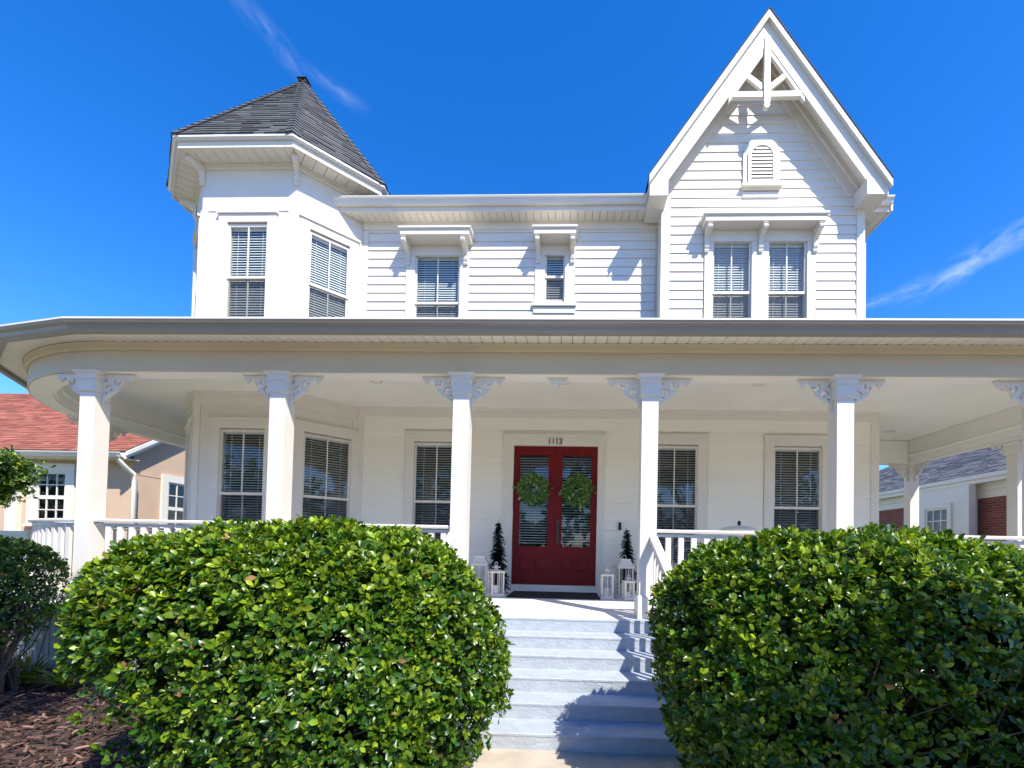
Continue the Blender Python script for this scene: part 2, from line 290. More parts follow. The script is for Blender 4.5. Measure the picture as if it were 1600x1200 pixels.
# ------------------------------------------------------------------ the white house
HOUSE = thing('white_house', 'white two-storey house with pointed turret, steep gable, wraparound porch and red double door', 'house')
WY, BY, GY = 2.841, 2.047, 2.5; ZD = 0.79
OCT = [(-5.97, 2.047), (-4.34, 2.047), (-3.53, 2.857), (-3.53, 4.0), (-4.34, 4.81), (-5.97, 4.81), (-6.78, 4.0), (-6.78, 2.857)]
def face_frame(p, q):                            # local frame: x along wall, -y outwards
    p = Vector(p); q = Vector(q); return Vector((p.x, p.y, 0)), math.atan2(q.y-p.y, q.x-p.x), (q-p).length

PANE_N = 0
def window(x, base, rz, zt, zm, zb, w, cas=0.16, tilt=None, head=True, muntin=True, capz=0.16, parent=HOUSE, sill=True):
    # local frame: x from the window centre, wall face at y=0, outwards -y
    h = w/2; mb = M()
    mb.box(-h-cas, -h, -0.035, 0.03, zb-0.05, zt+capz); mb.box(h, h+cas, -0.035, 0.03, zb-0.05, zt+capz); mb.box(-h, h, -0.034, 0.03, zt+0.02, zt+capz)
    if sill: mb.box(-h-cas-0.04, h+cas+0.04, -0.07, 0.03, zb-0.11, zb-0.05)
    c, s = math.cos(rz), math.sin(rz); loc = Vector((base.x+x*c, base.y+x*s, 0))
    wd = mb.obj('window', MW, parent, loc=loc, rz=rz)
    if head: M().box(-h-cas-0.025, h+cas+0.025, -0.062, 0.0, zt+capz, zt+capz+0.035).obj('head_trim', MW, wd)
    sm = M()                                     # sashes, set back from the casing
    for z0, z1, y in ((zm-0.02, zt, 0.0), (zb, zm+0.02, 0.022)):
        fw = 0.032
        sm.box(-h, -h+fw, y, y+0.03, z0, z1); sm.box(h-fw, h, y, y+0.03, z0, z1); sm.box(-h+fw, h-fw, y, y+0.03, z1-fw-.01, z1); sm.box(-h+fw, h-fw, y, y+0.03, z0, z0+fw+.012)
        if muntin: sm.box(-0.009, 0.009, y+0.004, y+0.026, z0+fw+.012, z1-fw-.01)
    sm.obj('sash', MW, wd)
    M().box(-h-.01, h+.01, 0.052, 0.06, zt-0.0, zt+0.05).box(-h-.02, -h, .052, .14, zb-.05, zt+.05).box(h, h+.02, .052, .14, zb-.05, zt+.05).obj('jamb', MW, wd)
    for z0, z1, y in ((zm+.02, zt-.03, 0.016), (zb+.03, zm-.03, 0.038)):
        for a, b in (((-h+.03, 0), (0, h-.03)) if muntin else ((-h+.03, h-.03),)):
            M().poly([(a, y, z0), (b, y, z0), (b, y, z1), (a, y, z1)]).obj('pane', MGLASS, wd)
    bl = M(); sp = 0.0435; z = zt-0.06; k = 0
    tilt = (0.90 if zt > 5 else 0.42)+0.12*random.random(); d = 0.024
    while z > zb+0.02:
        dz = math.sin(tilt)*d; dy = math.cos(tilt)*d; j = (random.random()-.5)*.003
        bl.poly([(-h+.012, .088-dy, z-dz+j), (h-.012, .088-dy, z-dz-j), (h-.012, .088+dy, z+dz-j), (-h+.012, .088+dy, z+dz+j)]); z -= sp; k += 1
    bl.box(-h+.01, h-.01, .06, .11, zt-.055, zt)
    for xx in (-h*.62, h*.62): bl.box(xx-.002, xx+.002, .062, .066, zb, zt-.05)
    stuff(bl.obj('blind', MBLIND, wd))
    M().poly([(-h+.03, -.001, zb+.03), (h-.03, -.001, zb+.03), (h-.03, -.001, zm-.025), (-h+.03, -.001, zm-.025)]).obj('insect_screen', MSCREEN, wd)
    M().poly([(-h-.3, .42, zb-.2), (h+.3, .42, zb-.2), (h+.3, .42, zt+.2), (-h-.3, .42, zt+.2)]).obj('dark_room_backing', MDK, wd)  # near-black sheet standing in for the unlit room
    return wd
UP = (6.97, 6.055, 5.15); LO = (3.46, 2.38, 1.32)
base0 = Vector((0, WY, 0))
# ---- walls: sheathing with openings, then every siding board
def hole(xc, w, t): return (xc-w/2-.001, xc+w/2+.001, t[2]-.001, t[0]+.03)
LOW = [(-2.055, .82), (2.262, .82), (4.43, .84)]; SMALL = (6.98, 6.545, 6.09)
h1 = [hole(x, w, LO) for x, w in LOW] + [(-.65, .91, ZD, 3.47)]
wall1 = wall_quads(M(), -3.53, 5.83, ZD-.6, 4.6, h1, WY).obj('porch_wall', MPWALL, HOUSE)
h2 = [hole(-2.128, .835, UP), hole(.04, .365, SMALL)]
wall2 = wall_quads(M(), -3.53, 5.55, 4.4, 7.7, h2, WY).obj('upper_wall', MSID, HOUSE)
GA = (3.53, 10.56); GS = 1.438                       # gable apex (outer rake line) and slope
def rake_x(z, side, inset): return GA[0]+side*((GA[1]-z)/GS-inset)
h3 = [hole(3.112, .665, UP), hole(4.053, .655, UP)]
gm = wall_quads(M(), 1.915, 5.34, 4.4, 7.7, h3, GY); gm.poly([(1.915, GY, 7.7), (5.34, GY, 7.7), (rake_x(9.9, 1, .12), GY, 9.9), (rake_x(9.9, -1, .12), GY, 9.9)])
gm.poly([(1.915, GY, 4.4), (1.915, GY, 7.7), (1.915, WY+.1, 7.7), (1.915, WY+.1, 4.4)]); gm.poly([(5.34, GY, 4.4), (5.34, WY+.1, 4.4), (5.34, WY+.1, 7.7), (5.34, GY, 7.7)])
wall3 = gm.obj('gable_wall', MSID, HOUSE)
def board(xa, xb, z, y, parent, e=.16, xa2=None, xb2=None):
    xa2 = xa if xa2 is None else xa2; xb2 = xb if xb2 is None else xb2
    if xb-xa < .03: return
    t = .0225+random.uniform(-.002, .003); g = random.uniform(-.0015, .0015); zz = z+g; zt = z+e+.004
    m = M(); m.v = [(xa, y-t, zz), (xb, y-t, zz), (xb, y-.001, zz), (xa, y-.001, zz), (xa2, y-.006, zt), (xb2, y-.006, zt), (xb2, y-.001, zt), (xa2, y-.001, zt)]
    m.f = [(0, 1, 5, 4), (3, 2, 1, 0), (1, 2, 6, 5), (0, 4, 7, 3), (4, 5, 6, 7)]; m.obj('siding_board', MPWALL if parent is wall1 else MSID, parent)
def course(z, x0, x1, blocks, y, parent):
    segs = [(x0, x1)]
    for a, b, c, d in blocks:
        if z+.14 <= c or z+.02 >= d: continue
        segs = [s for p, q in segs for s in ((p, min(q, a)), (max(p, b), q)) if s[1]-s[0] > .03]
    for p, q in segs:                             # long runs are butt-jointed from two boards
        if q-p > 1.6: c = p+(q-p)*random.uniform(.25, .75); board(p, c-.0015, z, y, parent); board(c+.0015, q, z, y, parent)
        else: board(p, q, z, y, parent)
for k in range(21): course(.79+.002+k*.162, -3.42, 5.69, [(x-w/2-.18, x+w/2+.18, LO[2]-.1, 3.64) for x, w in LOW]+[(-.82, 1.0, 0, 3.62)], WY, wall1)
for k in range(17): course(4.8+k*.16, -3.44, 1.86, [(-2.128-.58, -2.128+.58, 4.9, 7.14), (.04-.35, .04+.35, 5.9, 7.14)], WY, wall2)
for k in range(32):
    z = 4.8+k*.162
    if z < 7.5: course(z, 2.04, 5.21, [(2.62, 4.54, 4.9, 7.16)], GY, wall3)
    else:
        za, zb_ = z, z+.162; ins = .30
        xa, xb = rake_x(za, -1, ins), rake_x(za, 1, ins); xa2, xb2 = rake_x(zb_, -1, ins), rake_x(zb_, 1, ins)
        xa, xb = max(xa, 2.04), min(xb, 5.21); xa2, xb2 = max(xa2, 2.04), min(xb2, 5.21)
        if 7.75 < z+.1 and z < 8.55: board(xa, 3.30, z, GY, wall3, .162, xa2, 3.30); board(3.87, xb, z, GY, wall3, .162, 3.87, xb2)
        elif xb2 > xa2: board(xa, xb, z, GY, wall3, .162, xa2, xb2)
# corner boards and friezes
for x0, x1, y, z0, z1 in ((-3.53, -3.42, WY, ZD, 4.1), (5.69, 5.83, WY, ZD, 4.1), (-3.53, -3.44, WY, 4.4, 7.4), (1.915, 2.04, GY, 4.4, 7.78), (5.21, 5.34, GY, 4.4, 7.78)):
    M().box(x0, x1, y-.03, y-.0005, z0, z1).obj('corner_board', MW, HOUSE)
M().box(1.89, 1.915, GY-.03, WY-.03, 4.4, 7.5).obj('corner_board', MW, HOUSE)
M().box(5.55, 5.58, WY-.03, 9, 4.4, 7.6).poly([(5.55, WY, 4.4), (5.55, 9, 4.4), (5.55, 9, 7.7), (5.55, WY, 7.7)]).obj('side_wall', MSID, HOUSE)
M().box(5.80, 5.83, WY, 9, ZD-.6, 4.4).obj('side_wall', MSID, HOUSE)
M().box(-3.53, 1.915, WY-.032, WY-.0005, 7.41, 7.64).box(-3.53, 1.915, WY-.055, WY-.032, 7.585, 7.64).obj('frieze_board', MW, HOUSE)
M().box(-3.42, 5.69, WY-.03, WY-.0005, 3.93, 4.10).box(-3.42, 5.69, WY-.055, WY-.03, 4.045, 4.10).obj('frieze_board', MW, HOUSE)

# ---- turret walls, faces with openings
def bay_face(p, q, wins, lowins):
    b, rz, L = face_frame(p, q)
    m = wall_quads(M(), 0, L, ZD-.6, 8.05, [hole(xc, w, t) for xc, w, t in wins+lowins], 0)
    o = m.obj('turret_wall', MW, HOUSE, loc=b, rz=rz)
    for xc, w, t in wins: window(xc, b, rz, *t, w, cas=.15)
    for xc, w, t in lowins: window(xc, b, rz, *t, w, cas=.17)
    for z0, z1, pr in ((3.86, 4.10, .02), (4.03, 4.10, .045), (7.19, 7.205, .012), (7.9, 8.0, .025), (7.95, 8.0, .05)):
        M().box(0, L, -pr, -.0006, z0, z1).obj('band_trim', MW, o)
    for x0, x1 in ((0, .11), (L-.11, L)):
        for z0, z1 in ((ZD, 3.86), (4.4, 7.19)): M().box(x0, x1, -.022, -.0006, z0, z1).obj('corner_board', MW, o)
    return o
S2 = math.sqrt(2)
bay_face(OCT[0], OCT[1], [(.817, .70, UP)], [(.86, .78, LO)])
bay_face(OCT[1], OCT[2], [(.39*S2, .66, UP)], [(.44*S2, .78, LO)])
bay_face(OCT[7], OCT[0], [(.42*S2, .66, UP)], [(.42*S2, .66, LO)])
for i in (2, 3, 4, 5, 6):
    b, rz, L = face_frame(OCT[i], OCT[(i+1) % 8]); wall_quads(M(), 0, L, ZD-.6, 8.05, [], 0).obj('turret_wall', MW, HOUSE, loc=b, rz=rz)
M().box(-6.78, -6.74, 4.0, 9, ZD-.6, 4.6).obj('side_wall', MSID, HOUSE)

# ---- the other windows
for x, w in LOW: window(x, base0, 0, *LO, w, cas=.17)
window(-2.128, base0, 0, *UP, .835, cas=.165, head=False, capz=.14)
window(.04, base0, 0, *SMALL, .365, cas=.18, head=False, muntin=False, capz=.14)
M().box(-.34, .42, WY-.036, WY-.002, 5.86, 5.97).obj('sill_apron', MW, HOUSE)
gb = Vector((0, GY, 0)); window(3.112, gb, 0, *UP, .665, cas=.14, head=False, capz=.14); window(4.053, gb, 0, *UP, .655, cas=.14, head=False, capz=.14)

# ---- window hoods and scrolled brackets
def bracket_mesh(dep, h, w=.075):                # side profile in yz, thickness along x, wall at y=0
    pr = [(0, 0), (-.0, -h), (-.035, -h), (-.045, -h+.03), (-.03, -h+.05), (-.05, -h+.075), (-.06, -h+.11), (-.045, -h+.14)]
    for k in range(9): a = k/8; pr.append((-.05-(dep-.11)*a**2.2, -h+.15+(h-.26)*a**.8))
    pr += [(-dep+.035, -.115), (-dep+.01, -.10), (-dep, -.075), (-dep+.012, -.05), (-dep+.03, -.045), (-dep+.02, 0)]
    m = M().prism([(-w/2, y, z) for y, z in pr], (w, 0, 0)); m.box(-w/2-.008, w/2+.008, -dep+.01, 0, -.018, 0); return m.mesh('bracket', MW)
def hood(x0, x1, y, dep, zt, brs, bh, thick=.13):
    m = M(); yb = y-.003
    m.box(x0+.03, x1-.03, y-dep+.03, yb, zt-thick, zt-.045); m.box(x0+.01, x1-.01, y-dep+.012, yb, zt-.045, zt-.028); m.prism([(x0, y-dep, zt-.028), (x0, yb, zt-.028), (x0, yb, zt+.07), (x0, y-dep, zt+.004)], (x1-x0, 0, 0))
    o = m.obj('window_hood', MW, HOUSE); me = bracket_mesh(dep-.06, bh)
    M().box(x0+.10, x1-.10, y-.045, yb, zt-thick-.19, zt-thick).obj('hood_panel', MW, o)
    for b in brs: link('bracket', me, o, loc=(b, y-.03, zt-thick))
hood(-2.75, -1.455, WY, .37, 7.24, (-2.67, -1.60), .37); hood(-.36, .44, WY, .37, 7.245, (-.27, .355), .35)
hood(2.55, 4.60, GY, .31, 7.25, (2.665, 3.583, 4.50), .39)

# ---- main eave between turret and gable, with its right-hand end
def gutter_profile(o, zt, s=1.0): return [(o, zt), (o, zt-.11*s), (o+.055*s, zt-.112*s), (o+.075*s, zt-.085*s), (o+.085*s, zt-.05*s), (o+.115*s, zt-.028*s), (o+.125*s, zt-.006*s), (o+.125*s, zt+.004*s), (o+.11*s, zt+.004*s), (o+.105*s, zt-.03*s), (o+.02*s, zt-.06*s), (o+.015*s, zt)]
def eave(x0, x1, yf, yw, zs, zt, name='eave'):
    f = M().box(x0, x1, yf, yf+.03, zs-.012, zt-.01).box(x0, x1, yf+.03, yw, zt-.03, zt-.012).obj(name, MW, HOUSE)
    sweep(M(), [(x1, yf), (x0, yf)][::-1], gutter_profile(0.001, zt)).obj('gutter', MGUTW, f)
    n = int((x1-x0)/.13); pw = (x1-x0)/n; me = M().box(0, pw-.007, yf+.031, yw-.001, zs, zs+.012).box(.02, pw-.03, yf+.031, yw-.001, zs-.003, zs).mesh('soffit_panel', MSOF)
    M().box(x0, x1, yf+.031, yw, zs+.016, zs+.02).obj('soffit_backing', MDK, f)
    for i in range(n): link('soffit_panel', me, f, loc=(x0+i*pw, 0, 0))
    M().prism([(x0, yf-.03, zt-.004), (x0, yf-.03, zt+.014), (x0, yw+6, zt+.014+(yw+6-yf+.03)*.42), (x0, yw+6, zt-.004+(yw+6-yf+.03)*.42)], (x1-x0, 0, 0)).obj('roof_slab', MROOFE, f)
    return f
eave(-3.93, 1.63, 2.53, WY, 7.56, 7.735); 
er = eave(5.25, 5.82, 2.56, WY+.25, 7.52, 7.70)
M().box(5.82, 5.85, 2.53, 9, 7.505, 7.69).box(5.56, 5.82, WY+.25, 9, 7.52, 7.53).obj('fascia', MW, er)
# ---- steep gable
gr = M()
for sd, xe in ((-1, 1.60), (1, 5.53)):
    ze = GA[1]-abs(xe-GA[0])*GS
    gr.prism([(GA[0], 2.055, GA[1]), (xe, 2.055, ze), (xe, 2.055, ze+.022), (GA[0], 2.055, GA[1]+.03)], (0, 6, 0))
roof_g = gr.obj('gable_roof', MROOFE, HOUSE)
cosr = 1/math.sqrt(1+GS*GS); 
def rake_strip(sd, xe, in0, in1, y0, y1, name, m, parent, zcut=None):
    # a board parallel to the rake between perpendicular insets in0 and in1
    a0, a1 = GA[1]-in0/cosr, GA[1]-in1/cosr; x_ = GA[0]; d = abs(xe-GA[0])
    M().prism([(x_, y0, a0), (xe, y0, a0-d*GS), (xe, y0, a1-d*GS) if zcut is None else (xe, y0, zcut), (x_+sd*((a1-zcut)/GS), y0, zcut) if zcut is not None else (xe, y0, a1-d*GS), (x_, y0, a1)], (0, y1-y0, 0)).obj(name, m, parent)
for sd, xe, zc, zbx, xi in ((-1, 1.605, 7.75, 7.49, 1.93), (1, 5.525, 7.735, 7.485, 5.165)):
    rake_strip(sd, xe, .0, .075, 2.065, 2.15, 'rake_crown', MW, roof_g)
    rake_strip(sd, xe-sd*-.0, .075, .288, 2.14, 2.18, 'barge_board', MW, roof_g, zcut=zc)
    x0, x1 = sorted((xe+sd*-.02, xi)); M().box(x0, x1, 2.137, WY-.06, zbx, zc+.02).obj('eave_return', MW, roof_g)
    M().box(x0+.012, x1-.012, 2.15, WY-.07, zbx-.006, zbx).obj('return_soffit', MSOF, roof_g)
    rake_strip(sd, xe, .095, .12, 2.18, 2.30, 'soffit_panel', MSOF, roof_g); rake_strip(sd, xe, .095, .12, 2.308, GY, 'soffit_panel', MSOF, roof_g)
    rake_strip(sd, xe-sd*.16, .12, .345, GY-.035, GY-.0005, 'rake_frieze', MW, roof_g, zcut=7.72)
    rake_strip(sd, xe-sd*.2, .12, .20, GY-.075, GY-.035, 'rake_moulding', MW, roof_g, zcut=7.72)
# gable truss
tz = GA[1]-.288/cosr
tr = M().box(2.96, 4.10, 2.145, 2.215, 9.155, 9.245).obj('gable_truss', MW, roof_g)
kp = M().box(GA[0]-.048, GA[0]+.048, 2.12, 2.20, 9.03, tz+.1); kp.prism([(GA[0]+.048*math.cos(a), 2.125, 9.0+.05*math.sin(a)) for a in [PI+PI*k/10 for k in range(11)]]+[(GA[0]+.035, 2.125, 9.03), (GA[0]-.035, 2.125, 9.03)], (0, .07, 0)); kp.obj('king_post', MW, roof_g)
for sd in (-1, 1):
    M().bar((GA[0]+sd*.04, 2.18, 9.315), (GA[0]+sd*.37, 2.18, 9.575), .048, .085).obj('truss_strut', MW, roof_g)
    rake_strip(sd, GA[0]+sd*.62, .288, .345, 2.15, 2.21, 'truss_rail', MW, roof_g)
# arched louvre vent
def arch(x0, x1, z0, zs, n=16):
    c = (x0+x1)/2; r = (x1-x0)/2; return [(x0, z0), (x1, z0)]+[(c+r*math.cos(PI*k/n), zs+r*math.sin(PI*k/n)) for k in range(n+1)]
def ring_prism(outer, inner, y0, y1):
    m = M(); n = len(outer)
    for L, flip in ((outer, 0), (inner, 1)):
        pass
    b = 0; m.v = [(x, y0, z) for x, z in outer]+[(x, y0, z) for x, z in inner]+[(x, y1, z) for x, z in outer]+[(x, y1, z) for x, z in inner]
    for i in range(n):
        j = (i+1) % n; m.f += [(i, j, n+j, n+i), (i, 2*n+i, 2*n+j, j), (n+i, n+j, 3*n+j, 3*n+i)]
    return m
vx = 3.585
v = ring_prism(arch(vx-.31, vx+.31, 7.90, 8.44), arch(vx-.225, vx+.225, 7.93, 8.42), GY-.05, GY).obj('louvre_vent', MW, HOUSE)
ring_prism(arch(vx-.235, vx+.235, 7.92, 8.42), arch(vx-.185, vx+.185, 7.95, 8.41), GY-.075, GY-.02).obj('vent_frame', MW, v)
M().prism([(x, GY-.012, z) for x, z in arch(vx-.2, vx+.2, 7.94, 8.41)], (0, .01, 0)).obj('vent_backing', MDK, v)
for k in range(10):
    z = 7.97+k*.062; hw = .185 if z < 8.41 else math.sqrt(max(.0, .185**2-(z+.03-8.41)**2))
    if hw > .05: M().prism([(vx-hw, GY-.064, z+.034), (vx-hw, GY-.064, z-.002), (vx-hw, GY-.018, z+.028), (vx-hw, GY-.018, z+.06)], (2*hw, 0, 0)).obj('louvre_slat', MW, v)
M().box(vx-.345, vx+.345, GY-.11, GY-.001, 7.86, 7.90).box(vx-.32, vx+.32, GY-.06, GY-.001, 7.83, 7.86).box(vx-.31, vx+.31, GY-.035, GY-.001, 7.71, 7.80).obj('vent_sill', MW, v)

# ---- turret eave and roof
octv = OCT
te = sweep(M(), octv, [(.33, 7.975), (.36, 7.975), (.36, 8.08), (.33, 8.08)], True).obj('turret_eave', MW, HOUSE)
sweep(M(), octv, [(.35, 8.08), (.395, 8.075), (.405, 8.09), (.425, 8.10), (.425, 8.135), (.30, 8.135)], True).obj('eave_crown', MGUTW, te)
sweep(M(), octv, [(0, 8.008), (.33, 8.008), (.33, 8.012), (0, 8.012)], True).obj('soffit_backing', MDK, te)
for i in range(8):                                # soffit panels across each face
    p, q = Vector(octv[i]), Vector(octv[(i+1) % 8]); L = (q-p).length; d = (q-p)/L; nrm = Vector((d.y, -d.x)); n = max(1, int((L+.24)/.16)); pw = (L+.27)/n; tn = math.tan(PI/8)
    for k in range(n):
        a, b_ = -.135+k*pw, -.135+(k+1)*pw-.008
        fp = lambda s, o: tuple((p+d*min(max(s, -o*tn+.004), L+o*tn-.004)+nrm*o))
        loop = [fp(a, .0), fp(b_, .0), fp(b_, .329), fp(a, .329)]
        M().prism([(x, y, 7.99) for x, y in loop], (0, 0, .014)).obj('soffit_panel', MSOF, te)
APEX = (-5.155, 3.43, 10.92)
lip = offset_path(octv, .425, True); ap = Vector(APEX)
rc = M()
for i in range(8): a, b = lip[i], lip[(i+1) % 8]; rc.poly([(a.x, a.y, 8.137), (b.x, b.y, 8.137), APEX])
rc.poly([(p.x, p.y, 8.137) for p in lip][::-1]); tr_ = rc.obj('turret_roof', MROOFE, HOUSE)
for i in (7, 0, 1, 2, 6, 3):
    a, b = lip[i], lip[(i+1) % 8]; A, B = Vector((a.x, a.y, 8.14)), Vector((b.x, b.y, 8.14)); shingles(A, B, B.lerp(ap, .985), A.lerp(ap, .985), .115, .28, (.10, .10, .10), 'shingles', tr_, spread=.13)
hc = M(); 
for i in range(8):
    p = Vector((lip[i].x, lip[i].y, 8.15)); q = ap+Vector((0, 0, .01)); n = 24; d = (q-p); t = Vector((0, 0, 1)).cross(d).normalized(); u = d.cross(t).normalized(); u = u if u.z > 0 else -u
    for k in range(n):
        a, b = p+d*(k/n), p+d*((k+1.15)/n if k < n-1 else 1); w = .10
        hc.v += [tuple(a+u*.032), tuple(a+t*w-u*.014), tuple(b+t*w-u*.03), tuple(b+u*.012), tuple(a-t*w-u*.014), tuple(b-t*w-u*.03), tuple(a+t*w-u*.05), tuple(a-t*w-u*.05)]; o = len(hc.v)-8
        hc.f += [(o, o+1, o+2, o+3), (o, o+3, o+5, o+4), (o, o+4, o+7), (o, o+7, o+6), (o, o+6, o+1)]
MHIP = mat('hip_shingle', (.10, .102, .105), .85, var=.45, vscale=14, bump=.5, bscale=100, coords='Position')
stuff(hc.obj('hip_caps', MHIP, tr_))
M().taper(ap.x, ap.y, 10.84, 10.92, .085, .075).taper(ap.x, ap.y, 10.92, 10.97, .10, .06).obj('roof_cap', MROOFE, tr_)
bm_ = bracket_mesh(.27, .36, .07)
for i in (0, 1, 7, 2):
    p = Vector(octv[i]); a = offset_path(octv, 1, True)[i]-p; link('eave_bracket', bm_, te, loc=(p.x, p.y, 7.99), rz=math.atan2(a.y, a.x)+PI/2)

# ---- porch: plan path runs clockwise from the back left round to the back right (right-hand side = outwards)
ARC_C = Vector((-5.2, 2.73)); RA = 2.73
def arcpts(n): return [(ARC_C.x-RA*math.cos(PI/2*k/n), ARC_C.y-RA*math.sin(PI/2*k/n)) for k in range(n+1)]
XL, XR, YB = -7.93, 7.93, 4.9
def porch_path(n, ybl=8.0, ybr=YB): return [(XL, ybl)]+arcpts(n)+[(XR, 0.0), (XR, ybr)]
PP = porch_path(28); P4 = porch_path(4)
# path order gives left-hand = outwards? right-hand side of travel from back-left to front to right is inside, so flip sign
def out(prof): return [(o, z) for o, z in prof]
deck_loop = offset_path(PP, .26)
dm = M(); dl = [(p.x, p.y) for p in deck_loop]
inner = [(5.83, 4.9), (5.83, WY), (-3.53, WY), (-4.34, BY), (-5.97, BY), (-6.78, 2.857), (-6.78, 8.0)]
dm.prism([(x, y, ZD) for x, y in dl+inner], (0, 0, -.09))
deck = dm.obj('porch_deck', MDECK, HOUSE)
sweep(M(), PP, [(.10, -.05), (.115, -.05), (.115, .70), (.10, .70)]).obj('deck_skirt', MDK, deck)
ns = 0
def along(path, step):
    pts = [Vector(p) for p in path]; outp = []; carry = 0
    for a, b in zip(pts, pts[1:]):
        L = (b-a).length; s = step-carry if outp else 0
        while s <= L: outp.append((a+(b-a)*(s/L), math.atan2(b.y-a.y, b.x-a.x))); s += step
        carry = (L-(s-step)) if outp else 0
    return outp
skb = M().box(-.043, .043, -.012, .012, -.05, .70).mesh('skirt_board', MW)
for p, a in along(offset_path([(XL, 5.0)]+arcpts(28)+[(-1.1, 0)], .128), .105): link('skirt_board', skb, deck, loc=(p.x, p.y, random.uniform(-.004, .004)), rz=a+random.uniform(-.02, .02))
for p, a in along([(1.6, -.128), (8.06, -.128)], .105)+along([(XR+.128, -.06), (XR+.128, 4.9)], .105): link('skirt_board', skb, deck, loc=(p.x, p.y, random.uniform(-.004, .004)), rz=a+random.uniform(-.02, .02))
ceil = M().prism([(p.x, p.y, 4.10) for p in offset_path(PP, -.1)]+[(5.83, 4.9, 4.10), (5.83, WY, 4.10), (-3.53, WY, 4.10), (-4.34, BY, 4.10), (-5.97, BY, 4.10), (-6.78, 2.857, 4.10), (-6.78, 8, 4.10)], (0, 0, .02)).obj('porch_ceiling', MCEIL, HOUSE)
beam = sweep(M(), PP, [(-.12, 3.594), (.12, 3.594), (.12, 4.05), (-.12, 4.05)]).obj('porch_beam', MBEAM, HOUSE)
sweep(M(), PP, [(-.118, 3.588), (.10, 3.588), (.10, 3.5935), (-.118, 3.5935)]).obj('beam_soffit', MCRM, beam)
sweep(M(), PP, [(-.1505, 3.60), (-.1205, 3.60), (-.1205, 4.098), (-.1505, 4.098)]).obj('beam_lining', MCRM, beam)
sweep(M(), PP, [(-.175, 3.745), (-.151, 3.735), (-.151, 3.79), (-.175, 3.775)]).obj('inner_moulding', MCRM, beam)
sweep(M(), PP, [(.121, 3.835), (.135, 3.835), (.15, 3.86), (.16, 3.90), (.17, 3.925), (.121, 3.925)]).obj('beam_crown', MBEAM, beam)
M().box(5.83, XR-.16, YB-.12, YB+.12, 3.594, 4.09).obj('cross_beam', MCRM, beam)
pe = sweep(M(), P4, [(.40, 3.915), (.428, 3.915), (.428, 4.02), (.40, 4.02)]).obj('porch_eave', MGUT, HOUSE)
sweep(M(), P4, gutter_profile(.429, 4.0, 1.05)).obj('gutter', MGUT, pe)
g2 = M(); sweep(g2, P4, [(.545, 3.998), (.5665, 3.998), (.5665, 4.017), (.545, 4.019)]).obj('gutter_lip', MGUTW, pe)
sweep(M(), P4, [(.12, 3.945), (.40, 3.945), (.40, 3.95), (.12, 3.95)]).obj('soffit_backing', MDK, pe)
PW = .13
sp_me = M().box(-PW/2+.003, PW/2-.003, -.40, -.172, 3.929, 3.942).box(-PW/2+.02, PW/2-.022, -.40, -.172, 3.926, 3.929).mesh('soffit_panel', MSOF)
for p, a in along([(-5.2, 0), (XR+.1, 0)], PW): 
    if p.x < 8.1: link('soffit_panel', sp_me, pe, loc=(p.x+PW/2, 0, 0))
for p, a in along([(XR, .1), (XR, 4.9)], PW): link('soffit_panel', sp_me, pe, loc=(XR, p.y, 0), rz=PI/2)
o1, o2 = .172, .40
fa = arcpts(56); oo = offset_path(fa, 1.0)
for k in range(56):
    (ax, ay), (bx, by) = fa[k], fa[k+1]; na = (Vector(oo[k])-Vector(fa[k])); nb = (Vector(oo[k+1])-Vector(fa[k+1])); pa, pb = Vector(fa[k]), Vector(fa[k+1]); e = (pb-pa)*.03
    def fac(pt, nn):                              # reach of the panel to the faceted fascia
        ang = math.atan2(-(pt.y-ARC_C.y), -(pt.x-ARC_C.x)) % (PI/8); return (RA*math.cos(PI/16)/math.cos(ang-PI/16)-RA)+.398 if True else .4
    la, lb = fac(pa, na), fac(pb-e*2, nb)
    lp = [pa+na*o1+e, pb+nb*o1-e, pb+nb*lb-e, pa+na*la+e]
    M().prism([(q.x, q.y, 3.929) for q in lp], (0, 0, .013)).obj('soffit_panel', MSOF, pe)
# porch roof, low slope up to the walls
rl = offset_path(P4, .50); wl = [(-6.78, 8.0), (-6.78, 6.0), (-6.78, 2.857), (-6.0, 2.1), (-5.2, 2.05), (-4.34, 2.05), (5.83, WY), (5.83, YB)]
pr = M(); 
for i in range(len(rl)-1): pr.poly([(rl[i].x, rl[i].y, 4.0), (rl[i+1].x, rl[i+1].y, 4.0), (*wl[i+1], 4.85), (*wl[i], 4.85)])
pr.obj('porch_roof', MROOFE, HOUSE)

